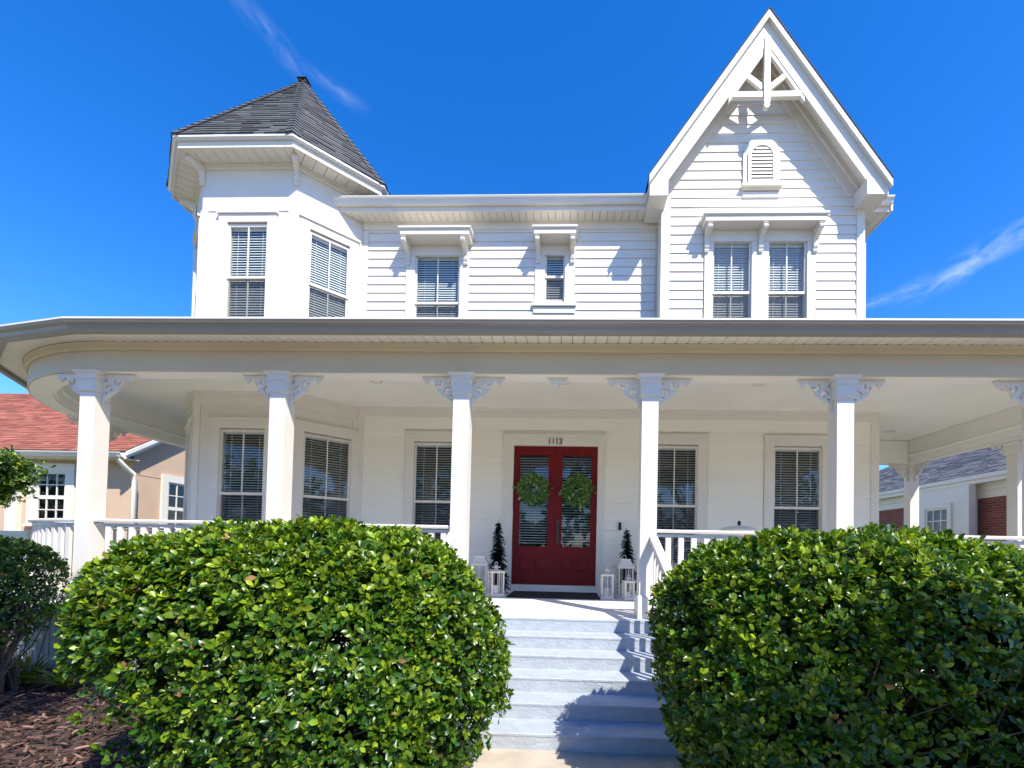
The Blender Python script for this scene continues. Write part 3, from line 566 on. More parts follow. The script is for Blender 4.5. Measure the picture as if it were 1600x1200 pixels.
# ---- columns with capitals, plinths and fretwork brackets
def fret_mesh():
    W, H = .40, .365
    cu = bpy.data.curves.new('fret', 'CURVE'); cu.dimensions = '2D'; cu.fill_mode = 'BOTH'; cu.extrude = .016; cu.resolution_u = 1
    def spl(pts):
        s = cu.splines.new('POLY'); s.points.add(len(pts)-1)
        for p, q in zip(s.points, pts): p.co = (q[0], q[1], 0, 1)
        s.use_cyclic_u = True
    outer = [(0, 0), (W, 0), (W-.012, -.028), (W-.03, -.042), (W-.028, -.06), (W-.045, -.066), (W-.062, -.095), (W-.08, -.066), (W-.098, -.06), (W-.096, -.042), (W-.115, -.035), (W-.135, -.05)]
    outer += [(W-.15, -.075), (W-.168, -.115), (W-.19, -.15), (W-.205, -.168), (W-.196, -.178), (W-.212, -.19), (W-.235, -.205), (W-.27, -.232), (W-.31, -.255), (.065, -.275), (.035, -.30), (.028, -.335), (.038, -.35), (.02, -H), (0, -H)]
    spl(outer)
    def cscroll(cx, cy, r, a0, sweep_, wid):
        o, i = [], []
        for k in range(13):
            a = R(a0+sweep_*k/12); ww = wid*(.35+.65*math.sin(PI*min(1, .12+k/12*.88)))
            o.append((cx+(r+ww/2)*math.cos(a), cy+(r+ww/2)*math.sin(a))); i.append((cx+(r-ww/2)*math.cos(a), cy+(r-ww/2)*math.sin(a)))
        spl(o+i[::-1])
    cscroll(.195, -.085, .034, 120, 250, .038); cscroll(.085, -.175, .032, -70, 250, .038)
    spl([(.03, -.055), (.062, -.055), (.062, -.095), (.03, -.095)]); spl([(.035, -.23), (.06, -.215), (.07, -.235), (.04, -.26)])
    for cx in (W-.032, W-.092): pass
    ob = bpy.data.objects.new('fret_tmp', cu); COL.objects.link(ob); dg = bpy.context.evaluated_depsgraph_get(); me = bpy.data.meshes.new_from_object(ob.evaluated_get(dg)); bpy.data.objects.remove(ob)
    me.name = 'fret_bracket'; me.materials.clear(); me.materials.append(MW)
    me.transform(Matrix.Rotation(PI/2, 4, 'X')); return me
FRET = fret_mesh()
CW = .094
cm = M().box(-CW, CW, -CW, CW, .02, 2.80)
cm.box(-CW-.024, CW+.024, -CW-.024, CW+.024, .0, .245).taper(0, 0, .245, .27, CW+.024, CW+.004)
cm.taper(0, 0, 2.552, 2.566, CW+.002, CW+.020).box(-CW-.018, CW+.018, -CW-.018, CW+.018, 2.566, 2.70).taper(0, 0, 2.70, 2.715, CW+.02, CW+.034).box(-CW-.028, CW+.028, -CW-.028, CW+.028, 2.715, 2.765).taper(0, 0, 2.765, 2.804, CW+.03, CW+.062)
COLM = cm.mesh('column', MW)
def column(x, y, dirs, label=None):
    o = link('column', COLM, HOUSE, loc=(x, y, ZD))
    for a in dirs:
        link('fret_bracket', FRET, o, loc=(math.cos(a)*(CW+.002), math.sin(a)*(CW+.002), 2.795), rz=a)
    return o
CX = [-5.45, -3.1, -.9, 1.3, 3.5, 5.7]
for x in CX: column(x, 0, (0, PI))
column(XR, 0, (PI, PI/2)); column(XR, 2.55, (PI/2, -PI/2)); column(XR, YB-.0, (-PI/2, PI))
column(XL, 2.32, (PI/2, -PI/2)); column(XL, 5.4, (PI/2, -PI/2))
# little drop ornament in the middle of the entrance bay
dr = M().prism([(x, -.016, z) for x, z in ((-.125, 0), (.125, 0), (.105, -.03), (.075, -.045), (.078, -.062), (.05, -.07), (.03, -.062), (.02, -.09), (0, -.11), (-.02, -.09), (-.03, -.062), (-.05, -.07), (-.078, -.062), (-.075, -.045), (-.105, -.03))], (0, .032, 0)); dr.obj('drop_ornament', MW, HOUSE, loc=(.222, 0, 3.587))
for x, y in ((-2.63, 1.5), (.25, 1.5), (3.2, 1.5), (6.9, 4.1), (6.9, 1.6)):
    c = M().lathe(0, 0, [(.095, 4.098), (.1, 4.09), (.088, 4.084), (.075, 4.088), (.07, 4.098)], 24).obj('recessed_light', MW, HOUSE, loc=(x, y, 0)); M().lathe(0, 0, [(.068, 4.097), (.066, 4.0945)], 20).obj('lens', MSOF, c)

# ---- railings
ZR = 1.815
def railing(path, label=None):
    m = M(); sweep(m, path, [(-.055, ZR-.038), (.055, ZR-.038), (.06, ZR-.015), (.04, ZR), (-.04, ZR), (-.06, ZR-.015)]); sweep(m, path, [(-.022, ZR-.085), (.022, ZR-.085), (.022, ZR-.052), (-.022, ZR-.052)]); sweep(m, path, [(-.022, ZD+.09), (.022, ZD+.09), (.022, ZD+.14), (-.022, ZD+.14)])
    o = m.obj('railing', MW, HOUSE)
    for p, a in along(path, .147)[1:]: link('baluster', BAL, o, loc=(p.x, p.y, 0), rz=a)
    return o
bmh = M().box(-.031, .031, -.018, .018, ZD+.139, ZR-.084); BAL = bmh.mesh('baluster', MW)
g = .10
a0 = arcpts(28)
railing([p for p in a0 if p[1] < 2.2 and p[0] < -5.56]+[(-5.55, .0)][:1])
railing([(XL, 5.3), (XL, 2.45)]); railing([(-5.35, 0), (-3.2, 0)]); railing([(-3.0, 0), (-1.0, 0)]); railing([(1.4, 0), (3.4, 0)]); railing([(3.6, 0), (5.6, 0)]); railing([(5.8, 0), (7.83, 0)]); railing([(XR, .1), (XR, 2.45)]); railing([(XR, 2.65), (XR, 4.8)])
# ---- steps
T, RS, YE, = .297, .132, -.26; SX0, SX1 = -1.0, 1.42
st = M()
for s in (SX0-.06, SX1): st.prism([(s, YE+.1, -.05), (s, YE+.1, ZD-.2), (s, YE-5*T, RS-.10), (s, YE-5*T+.02, -.05)], (.06, 0, 0))
stairs = st.obj('staircase', MSTEP, HOUSE)
for k in range(6):
    zt = ZD-.002-k*RS if k else ZD+.003; y0 = YE-k*T
    m = M(); m.prism([(SX0, y0-.006, zt-RS-.004 if k < 5 else -.06), (SX0, y0-.006, zt-.03), (SX0, y0-.010, zt-.022), (SX0, y0-.011, zt-.006), (SX0, y0-.006, zt), (SX0, y0+(T-.0065 if k else .02), zt), (SX0, y0+(T-.0065 if k else .02), zt-RS-.004 if k < 5 else -.06)], (SX1-SX0, 0, 0)); m.obj('step', MSTEP, stairs)
def stair_rail(x):
    y0, z0 = -.09, 1.71; y1 = -1.78; z1 = z0+(y1-y0)*RS/T
    m = M().bar((x, y0, z0), (x, y1, z1), .085, .05); m.bar((x, y0, z0-.075), (x, y1, z1-.075), .04, .035); m.bar((x, y0, z0-.80), (x, y1, z1-.80), .04, .04)
    m.box(x-.05, x+.05, y1-.10, y1, -.02, z1+.05).taper(x, y1-.05, z1+.05, z1+.09, .065, .02)
    o = m.obj('stair_railing', MW, HOUSE)
    for k in range(1, 12): yy = y0+(y1-y0)*k/12; zz = z0+(yy-y0)*RS/T; M().box(x-.02, x+.02, yy-.016, yy+.016, zz-.79, zz-.08).obj('baluster', MW, o)
stair_rail(-.96); stair_rail(1.36)

# ---- red double door with casing and number
DX0, DX1, DZ0, DZ1 = -.633, .887, ZD+.125, ZD+.12+2.515
cs = M().box(-.82, DX0, WY-.04, WY+.06, ZD, DZ1+.03).box(DX1, 1.0, WY-.04, WY+.06, ZD, DZ1+.03).box(-.82, 1.0, WY-.041, WY+.06, DZ1+.002, 3.60).box(-.845, 1.025, WY-.075, WY, 3.60, 3.63)
cas = cs.obj('door_casing', MW, HOUSE)
M().box(DX0, DX1, WY-.06, WY+.1, ZD, ZD+.085).box(DX0, DX1, WY-.02, WY+.1, ZD+.085, DZ0-.006).obj('threshold', MW, cas)
M().box(DX0-.3, DX1+.3, WY+.7, WY+.72, ZD, DZ1+.2).box(DX0-.3, DX1+.3, WY+.11, WY+.7, ZD+.02, ZD+.04).obj('dark_hall_backing', MDK, HOUSE)  # near-black sheets put in for the darkness of the hall
def doorleaf(x0, x1, hinge):
    y0, y1 = WY+.012, WY+.055; g0, g1, gz0, gz1 = (x0+.105, x1-.12, 1.60, 3.26) if hinge < 0 else (x0+.12, x1-.105, 1.60, 3.26)
    m = M(); m.box(x0, g0, y0, y1, DZ0, DZ1); m.box(g1, x1, y0, y1, DZ0, DZ1); m.box(g0, g1, y0, y1, gz1, DZ1); m.box(g0, g1, y0, y1, DZ0, gz0)
    for b in ((g0-.016, g0+.004, gz0, gz1), (g1-.004, g1+.016, gz0, gz1), (g0-.016, g1+.016, gz1-.004, gz1+.016), (g0-.016, g1+.016, gz0-.016, gz0+.004)): m.box(b[0], b[1], y0-.008, y0+.001, b[2], b[3])
    o = m.obj('door', MRED, HOUSE)
    M().poly([(g0, y0+.02, gz0), (g1, y0+.02, gz0), (g1, y0+.02, gz1), (g0, y0+.02, gz1)]).obj('pane', MGLASS, o)
    bl = M(); z = gz1-.05
    while z > gz0+.02: bl.poly([(g0+.004, y0+.032, z-.004), (g1-.004, y0+.032, z-.004), (g1-.004, y0+.06, z+.010), (g0+.004, y0+.06, z+.010)]); z -= .047
    stuff(bl.obj('blind', MBLIND, o))
    c = (g0+g1)/2
    for a, b in ((g0-.005, c-.022), (c+.022, g1+.005)):
        f = .028; p = M().box(a, b, y0-.012, y0, 1.415-f, 1.415).box(a, b, y0-.012, y0, 1.135, 1.135+f).box(a, a+f, y0-.012, y0, 1.135+f, 1.415-f).box(b-f, b, y0-.012, y0, 1.135+f, 1.415-f)
        p.taper(0, 0, 0, 0, 0, 0) if False else None
        q = p.obj('door_panel', MRED, o); zz = M(); zz.v = [(a+.05, y0-.008, 1.19), (b-.05, y0-.008, 1.19), (b-.05, y0-.008, 1.365), (a+.05, y0-.008, 1.365), (a+f, y0-.001, 1.163), (b-f, y0-.001, 1.163), (b-f, y0-.001, 1.387), (a+f, y0-.001, 1.387)]; zz.f = [(0, 1, 2, 3), (4, 5, 1, 0), (5, 6, 2, 1), (6, 7, 3, 2), (7, 4, 0, 3)]; zz.obj('raised_field', MRED, q)
    if hinge > 0:
        h = M().box(x0+.035, x0+.085, y0-.012, y0, 1.66, 2.08).tube([(x0+.06, y0-.01, 1.98), (x0+.06, y0-.06, 1.96), (x0+.06, y0-.07, 1.85), (x0+.06, y0-.06, 1.74), (x0+.06, y0-.01, 1.72)], .011, 8); h.lathe(0, 0, [(0.001, 0), (.001, .001)], 3) if False else None
        h.box(x0+.03, x0+.09, y0-.016, y0-.012, 2.02, 2.075); h.obj('door_handle', MBRASS, o)
    return o
doorleaf(DX0+.004, .124, -1); doorleaf(.130, DX1-.004, 1)
M().box(.119, .136, WY+.0, WY+.012, DZ0, DZ1).obj('astragal', MRED, HOUSE)
def digit(ch, x, parent):
    cu = bpy.data.curves.new('digit', 'FONT'); cu.body = ch; cu.size = .145; cu.extrude = .006; cu.align_x = 'CENTER'
    ob = bpy.data.objects.new('tmp', cu); COL.objects.link(ob); dg = bpy.context.evaluated_depsgraph_get(); me = bpy.data.meshes.new_from_object(ob.evaluated_get(dg)); bpy.data.objects.remove(ob)
    me.materials.clear(); me.materials.append(MBLK); me.transform(Matrix.Rotation(PI/2, 4, 'X')); link('digit', me, parent, loc=(x, WY-.05, 3.458))
for i, ch in enumerate('1113'): digit(ch, .012+i*.066, cas)
M().box(-.66, -.625, WY-.05, WY-.041, 2.12, 2.21).obj('door_chime', MW, cas)
dbx = tag(M().box(1.275, 1.325, WY-.055, WY-.024, 1.925, 2.06).box(1.283, 1.317, WY-.062, WY-.055, 1.945, 2.045).obj('doorbell_box', MBLK), 'slim black doorbell box on the wall above the right-hand small tree', 'doorbell')

# ------------------------------------------------------------------ leaves
LV = np.array([(0, 0, 0), (-.30, .30, .10), (0, .32, 0), (.30, .30, .10), (-.38, .68, .07), (0, .66, -.02), (.38, .68, .07), (0, 1.0, -.10)])
LV[:, 0] *= .72
LF = np.array([(0, 2, 1), (0, 3, 2), (1, 2, 5), (1, 5, 4), (2, 3, 6), (2, 6, 5), (4, 5, 7), (5, 6, 7)])
def leaf_frames(P, D, N, S):                     # rotation from (x side, y length, z normal)
    D = D/np.linalg.norm(D, axis=1, keepdims=True); N = N-(N*D).sum(1, keepdims=True)*D; N /= np.linalg.norm(N, axis=1, keepdims=True)+1e-9; X = np.cross(D, N)
    return X, D, N
def leaves_mesh(name, P, D, N, S, T, m=MLEAF, LV=LV, LF=LF, curl=None):
    X, D, N = leaf_frames(P, D, N, S); n = len(P); k = len(LV)
    V = P[:, None, :]+S[:, None, None]*(LV[None, :, 0:1]*X[:, None, :]+LV[None, :, 1:2]*D[:, None, :]+LV[None, :, 2:3]*N[:, None, :]*(1 if curl is None else curl[:, None, None]))
    F = (LF[None]+(np.arange(n)*k)[:, None, None]).reshape(-1, 3)
    return np_mesh(name, V.reshape(-1, 3), F, m, np.repeat(T, k, axis=0))
def rosettes(P, N, n, size, spread, up=.25):     # leaf whorls at twig tips P with axis N
    k = len(P); idx = np.repeat(np.arange(k), n); N = N/np.linalg.norm(N, axis=1, keepdims=True)
    a = np.cross(N, RNG.normal(size=N.shape)); a /= np.linalg.norm(a, axis=1, keepdims=True); b = np.cross(N, a)
    th = RNG.random(k)[idx]*6.28+np.tile(np.arange(n), k)*2.4+RNG.normal(size=k*n)*.35
    el = np.tile(np.linspace(.1, 1.15, n), k)*spread+RNG.normal(size=k*n)*.22
    rad = a[idx]*np.cos(th)[:, None]+b[idx]*np.sin(th)[:, None]
    D = rad*np.cos(el)[:, None]+N[idx]*np.sin(el)[:, None]; D += RNG.normal(size=D.shape)*.15; D[:, 2] += up*.3
    L = N[idx]*np.cos(el)[:, None]-rad*np.sin(el)[:, None]+RNG.normal(size=D.shape)*.28
    S = size*(.6+.55*RNG.random(k*n)+.35*(RNG.random(k*n) < .07))*np.tile(np.linspace(1.08, .72, n), k)
    Pp = P[idx]+D*.006-N[idx]*(np.tile(np.linspace(.03, 0, n), k))[:, None]
    return Pp, D, L, S, idx
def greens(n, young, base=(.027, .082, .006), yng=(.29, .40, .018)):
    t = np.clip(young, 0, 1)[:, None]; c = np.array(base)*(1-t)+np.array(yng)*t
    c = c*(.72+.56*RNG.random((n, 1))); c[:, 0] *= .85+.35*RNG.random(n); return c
def bush(name, label, center, half, expn, ntip, size, lean=None, sparse=None, nparts=300, inner_keep=None, young=.3, innern=.6, stems=14, cutz=.0, pole=False):
    root = thing(name, label, 'shrub', (center[0], center[1], 0)); c = np.array(center); h = np.array(half)
    d = RNG.normal(size=(ntip*3, 3)); d /= np.linalg.norm(d, axis=1, keepdims=True); d[:, 2] *= .95
    # sample evenly over the boxy surface
    q = RNG.uniform(-1, 1, size=(ntip*4, 3)); ax = RNG.choice(3, size=len(q), p=np.array([h[1]*h[2], h[0]*h[2], h[0]*h[1]])/(h[1]*h[2]+h[0]*h[2]+h[0]*h[1])); q[np.arange(len(q)), ax] = np.sign(q[np.arange(len(q)), ax])
    r = (np.abs(q)**expn).sum(1)**(1/expn); s = q/r[:, None]
    nr = np.sign(s)*np.abs(s)**(expn-1)/h; nr /= np.linalg.norm(nr, axis=1, keepdims=True)
    P = c+s*h; lump = np.sin(P[:, 0]*3.1+1.3)*np.sin(P[:, 1]*3.7+.4)*np.sin(P[:, 2]*4.3+2)*.07+np.sin(P[:, 0]*9+P[:, 2]*7)*np.sin(P[:, 1]*8-P[:, 2]*6)*.035
    depth = np.abs(RNG.normal(size=len(P)))*.06; P = P+nr*(lump-depth)[:, None]
    keep = P[:, 2] > cutz+.05*RNG.random(len(P))
    if sparse is not None: keep &= RNG.random(len(P)) > sparse(P)
    okz = P[:, 2] > cutz+.02; PF, NF = P[okz], nr[okz]
    P, nr = P[keep][:ntip], nr[keep][:ntip]
    ax_ = nr*1.0+np.array([0, 0, .55])+RNG.normal(size=P.shape)*.38
    NL = 7; Pp, D, L, S, idx = rosettes(P, ax_, NL, size, 1.0)
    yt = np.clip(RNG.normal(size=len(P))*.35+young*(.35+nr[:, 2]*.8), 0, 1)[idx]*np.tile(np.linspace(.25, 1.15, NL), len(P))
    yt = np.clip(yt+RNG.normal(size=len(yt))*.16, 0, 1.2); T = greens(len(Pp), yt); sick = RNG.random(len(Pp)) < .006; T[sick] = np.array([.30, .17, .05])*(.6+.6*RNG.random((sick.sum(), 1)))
    # inner, larger leaves, coloured darker to stand for shade inside the bush
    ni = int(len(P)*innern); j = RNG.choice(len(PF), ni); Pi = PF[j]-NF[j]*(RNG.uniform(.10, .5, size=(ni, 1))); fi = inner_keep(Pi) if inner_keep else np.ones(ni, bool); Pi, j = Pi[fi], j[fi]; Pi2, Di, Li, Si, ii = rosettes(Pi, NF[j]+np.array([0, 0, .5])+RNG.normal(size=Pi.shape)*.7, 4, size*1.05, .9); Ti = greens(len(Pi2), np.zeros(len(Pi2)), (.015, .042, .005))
    cam_d = Pp-np.array(CAM); dist = np.linalg.norm(cam_d, axis=1); Xf, Df, Nf = leaf_frames(Pp, D, L, S)
    vis = np.abs((Nf*cam_d).sum(1)/dist)*S**2/dist**2*(((nr[idx]*cam_d).sum(1)/dist) < -.15)
    top = np.argsort(-vis)[:nparts]; rest = np.ones(len(Pp), bool); rest[top] = False
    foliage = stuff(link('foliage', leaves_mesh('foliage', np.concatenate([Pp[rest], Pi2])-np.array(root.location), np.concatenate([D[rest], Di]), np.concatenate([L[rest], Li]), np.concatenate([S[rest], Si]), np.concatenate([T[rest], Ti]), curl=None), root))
    if nparts:
        order = np.argsort(T[top, 0]); groups = np.array_split(top[order], 12)
        for gidx in groups:
            me = leaves_mesh('leaf', np.zeros((1, 3)), np.array([[0, 1., 0]]), np.array([[0, 0, 1.]]), np.ones(1), T[gidx].mean(0, keepdims=True))
            for k in gidx:
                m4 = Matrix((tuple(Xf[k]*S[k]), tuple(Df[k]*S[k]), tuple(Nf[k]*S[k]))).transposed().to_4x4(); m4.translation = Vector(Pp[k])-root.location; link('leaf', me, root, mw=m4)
    sm = M()                                      # twigs running from the ground into the crown
    base = [(c[0]+RNG.uniform(-.75, .75)*h[0], c[1]+RNG.uniform(-.35, .35)*h[1]) for _ in range(stems)]
    tips = RNG.choice(len(P), stems*9)
    for i, tp in enumerate(tips):
        bx, by = base[i % stems]; q = P[tp]-nr[tp]*.02; mid = np.array([bx*.55+q[0]*.45, by*.55+q[1]*.45, q[2]*.45])+RNG.normal(size=3)*.07
        q1 = np.array([bx, by, 0])*.75+mid*.25+RNG.normal(size=3)*.02; q1[2] = mid[2]*.4
        r0 = RNG.uniform(.007, .014)
        sm.tube([tuple(np.array([bx, by, -.03])-np.array(root.location)), tuple(q1-np.array(root.location)), tuple(mid-np.array(root.location)), tuple(q-np.array(root.location))], [r0, r0*.8, r0*.55, r0*.25], 5, False)
    sm.obj('stems', MBARK, root, smooth=True)
    return root
def sparse_left(P): 
    low = np.clip((1.0-P[:, 2])/.45, 0, 1); left = np.clip((-1.6-P[:, 0])/.6, 0, 1); return np.clip(low*left*1.15+np.clip((1.05-P[:, 2])*.95, 0, .68), 0, .95)
bush('clipped_shrub', 'large rounded glossy green shrub left of the steps, bright sunlit leaves on top', (-1.29, -2.45, .83), (1.28, .70, .87), 2.6, 7200, .053, sparse=sparse_left, inner_keep=lambda P: RNG.random(len(P)) > .9*np.clip((1.0-P[:, 2])/.4, 0, 1)*np.clip((-1.5-P[:, 0])/.6, 0, 1), young=.42, innern=1.5)
def sparse_right(P): return np.clip((1.1-P[:, 2])*.9, 0, .65)
bush('clipped_shrub', 'large wide dark green shrub right of the steps running out of the picture', (2.19, -2.42, .85), (1.25, .70, .87), 2.6, 7200, .053, sparse=sparse_right, young=.34, innern=1.4)
def sparse_hedge(P): return np.clip((1.1-P[:, 2])/.6, 0, .8)
bush('garden_hedge', 'low dull green twiggy hedge at the left picture edge below the porch railing', (-6.05, -.95, .98), (1.25, .42, .60), 3.2, 2600, .045, sparse=sparse_hedge, nparts=0, young=.1, stems=26)

# strappy border plants at the foot of the hedge
def strap_plant(x, y, h, n, label):
    P = np.zeros((n, 3)); th = RNG.random(n)*6.28; el = RNG.uniform(.5, 1.4, n); D = np.stack([np.cos(th)*np.cos(el), np.sin(th)*np.cos(el), np.sin(el)], 1); N = np.stack([-np.cos(th)*np.sin(el), -np.sin(th)*np.sin(el), np.cos(el)], 1)
    lv = np.array([(-.03, 0, 0), (.03, 0, 0), (-.035, .4, .03), (.035, .4, .03), (-.025, .75, -.08), (.025, .75, -.08), (0, 1, -.26)]); lf = np.array([(0, 1, 3), (0, 3, 2), (2, 3, 5), (2, 5, 4), (4, 5, 6)])
    S = h*(.7+.5*RNG.random(n)); T = greens(n, RNG.random(n)*.9, (.06, .11, .02), (.26, .30, .05))
    o = thing('border_plant', label, 'plant', (x, y, 0), group='strappy plants below the hedge'); stuff(link('strap_leaves', leaves_mesh('strap_leaves', P, D, N, S, T, LV=lv, LF=lf), o)); return o
for x, y, h, l in ((-5.75, -.62, .42, 'strappy lime green plant at the foot of the hedge, leftmost of three'), (-5.25, -.72, .36, 'strappy lime green plant at the foot of the hedge, middle one of three'), (-4.75, -.80, .34, 'strappy lime green plant at the foot of the hedge, nearest the big shrub')):
    strap_plant(x, y, h, 90, l)

# mulch chips
n = 15000; P = np.stack([RNG.uniform(-7.2, -1.2, n), RNG.uniform(-3.6, .3, n), RNG.uniform(-.008, .03, n)], 1)
th = RNG.random(n)*6.28; D = np.stack([np.cos(th), np.sin(th), RNG.normal(size=n)*.25], 1); N = np.stack([RNG.normal(size=n)*.4, RNG.normal(size=n)*.4, np.ones(n)], 1)
cv = np.array([(-.12, 0, 0), (.12, .05, 0), (-.14, 1, 0), (.10, .93, 0), (-.06, .1, .09), (.06, .1, .09), (-.07, .9, .08), (.05, .85, .08)]); cf = np.array([(0, 1, 5), (0, 5, 4), (1, 3, 7), (1, 7, 5), (3, 2, 6), (3, 6, 7), (2, 0, 4), (2, 4, 6), (4, 5, 7), (4, 7, 6)])
T = np.array([.105, .06, .045])*(.3+1.2*RNG.random((n, 1))**1.8); g_ = RNG.random(n) < .12; T[g_] = np.array([.26, .155, .11])*(.7+.5*RNG.random((g_.sum(), 1)))
o = stuff(link('mulch', leaves_mesh('mulch', P, D, N, .03+.06*RNG.random(n), T, m=MCHIP, LV=cv, LF=cf))); tag(o, 'brown wood chip mulch covering the bed beside the left shrub', 'mulch')
o.data.polygons.foreach_set('use_smooth', [False]*len(o.data.polygons))

# ------------------------------------------------------------------ things on the porch
def lantern(name, label, x, y, w, h, rz, style):
    t = thing(name, label, 'lantern', (x, y, ZD+.004), rz, 'white lanterns beside the door'); a = w/2; hb = h*.70
    M().taper(0, 0, 0, .022, a*1.06, a*1.06).taper(0, 0, .022, .045, a*1.0, a*.93).obj('base', MW, t)
    for i in (-1, 1):
        for j in (-1, 1): M().box(i*a*.84-.011, i*a*.84+.011, j*a*.84-.011, j*a*.84+.011, .04, hb).obj('corner_post', MW, t)
    for i in range(4):
        c, s = math.cos(i*PI/2), math.sin(i*PI/2); d = a*.84
        M().poly([(c*d-s*u, s*d+c*u, z) for u, z in ((-d, .05), (d, .05), (d, hb-.01), (-d, hb-.01))]).obj('pane', MLG, t)
        M().box(-.005, .005, -.004, .004, .05, hb-.01).obj('glazing_bar', MW, t, loc=(c*d, s*d, 0), rz=i*PI/2)
    top = M().box(-a*1.05, a*1.05, -a*1.05, a*1.05, hb-.012, hb+.014)
    if style == 'pagoda': top.taper(0, 0, hb+.014, hb+.04, a*1.12, a*.92).taper(0, 0, hb+.04, h*.86, a*.92, a*.58).taper(0, 0, h*.86, h*.90, a*.66, a*.66)
    else: top.taper(0, 0, hb+.014, h*.78, a*1.12, a*.3).box(-a*.22, a*.22, -a*.22, a*.22, h*.78, h*.83).taper(0, 0, h*.83, h*.855, a*.5, a*.5).box(-a*.2, a*.2, -a*.2, a*.2, h*.855, h*.89)
    top.obj('roof', MW, t); r = h*.045
    M().tube([(r*math.cos(k*PI/8), 0, h*.90+r*.9+r*math.sin(k*PI/8)) for k in range(17)], .005, 6, False).obj('ring', MW, t, smooth=True)
    c = M().lathe(0, 0, [(a*.42, .046), (a*.42, hb*.45), (a*.36, hb*.455), (.004, hb*.44)], 16).obj('candle', MWAX, t, smooth=False); M().box(-.002, .002, -.002, .002, hb*.44, hb*.48).obj('wick', MBLK, c)
    return t
lantern('lantern', 'tall white lantern left of the door, half hidden by the shrub', -1.06, 2.12, .27, .70, 0.06, 'pagoda')
lantern('lantern', 'white lantern turned at an angle in front of the left small tree', -.755, 1.86, .225, .55, R(28), 'cross')
lantern('lantern', 'slim white lantern closest to the right door casing', 1.01, 1.93, .20, .53, R(4), 'cross')
lantern('lantern', 'tallest white lantern of the right group, in front of the small tree', 1.31, 2.16, .27, .70, R(10), 'pagoda')
lantern('lantern', 'shortest white lantern, between the tall lantern and the porch column', 1.335, 1.80, .16, .40, R(12), 'cross')
def spruce(label, x, y, h, lean):
    t = thing('small_tree', label, 'artificial tree', (x, y, ZD+.004), 0, 'small dark trees beside the door'); P, D, N, S = [], [], [], []
    pot = M().lathe(0, 0, [(.075, 0), (.09, .09), (.095, .10), (.08, .10)], 16).obj('pot', MBLK, t, smooth=False)
    M().tube([(0, 0, .05), (lean*.4, 0, h*.6), (lean, .0, h*.93), (lean*1.6, 0, h)], [.016, .012, .007, .004], 6).obj('trunk', MBARK, t, smooth=True)
    z = .10; k = 0
    while z < h*.93:
        f = 1-(z-.1)/(h*.86); rad = .035+.17*max(0, f)**.85*(.85+.3*random.random()); nb = int(6+7*f)
        for i in range(nb):
            a = 2*PI*i/nb+k*.7+random.uniform(-.3, .3); jz = random.uniform(-.03, .03); L = rad*random.uniform(.55, 1.12); dr = .25+.45*random.random()
            for u in np.linspace(.1, 1, max(4, int(L/.014))):
                p = (lean*z/h+math.cos(a)*L*u, math.sin(a)*L*u, z-dr*L*u*u+.02+jz)
                for s in (-1, 1, 0, .5, -.5, 1.4, -1.4):
                    b = a+s*1.0+random.uniform(-.4, .4); P.append(p); D.append((math.cos(b), math.sin(b), random.uniform(-.45, .25))); N.append((random.uniform(-.5, .5), random.uniform(-.5, .5), 1)); S.append(.04*random.uniform(.8, 1.3))
        z += .024+.008*random.random(); k += 1
    n = len(P); lv = np.array([(-.2, 0, 0), (.2, 0, 0), (0, 1, -.1)]); T = np.array([.012, .024, .013])*(.5+1.0*RNG.random((n, 1)))
    stuff(link('foliage', leaves_mesh('needles', np.array(P), np.array(D), np.array(N), np.array(S), T, m=MNEED, LV=lv, LF=np.array([(0, 1, 2)])), t))
    return t
spruce('dark green slender little tree left of the red door', -.80, 2.36, 1.24, -.015); spruce('dark green bushy little tree right of the red door', 1.41, 2.45, 1.16, -.03)
def wreath(label, x, z):
    t = thing('wreath', label, 'wreath', (x, WY-.02, z), 0, 'leafy wreaths hung on the door panes'); n = 820
    M().tube([(.185*math.cos(k*PI/12), -.01, .185*math.sin(k*PI/12)) for k in range(25)], .018, 6, False).obj('hoop', MBARK, t, smooth=True)
    M().tube([(0, 0, .18), (0, .02, .36), (0, .03, .60)], .004, 4).obj('hanger', MBLK, t)
    a = RNG.random(n)*6.28; r = .18+RNG.normal(size=n)*.045; P = np.stack([r*np.cos(a), -.02-RNG.random(n)*.07, r*np.sin(a)], 1)
    b = a+PI/2+RNG.normal(size=n)*.9; D = np.stack([np.cos(b)+.35*np.cos(a), RNG.normal(size=n)*.35-.15, np.sin(b)+.35*np.sin(a)], 1); N = np.stack([RNG.normal(size=n)*.5, -np.ones(n), RNG.normal(size=n)*.5], 1)
    T = greens(n, RNG.random(n)*.5, (.045, .125, .018), (.2, .33, .06)); w_ = RNG.random(n) < .08; T[w_] = np.array([.40, .46, .22])
    lv = LV.copy(); lv[:, 0] *= .7
    stuff(link('leaves', leaves_mesh('wreath_leaves', P, D, N, .05+.05*RNG.random(n), T, LV=lv), t))
wreath('green leafy wreath on the left leaf of the red door', -.262, 2.635); wreath('green leafy wreath on the right leaf of the red door', .528, 2.615)
mt = M().box(-.56, .90, 1.72, 2.66, ZD+.004, ZD+.02); tag(mt.obj('door_mat', MMAT), 'wide flat black mat on the deck in front of the red door', 'mat')
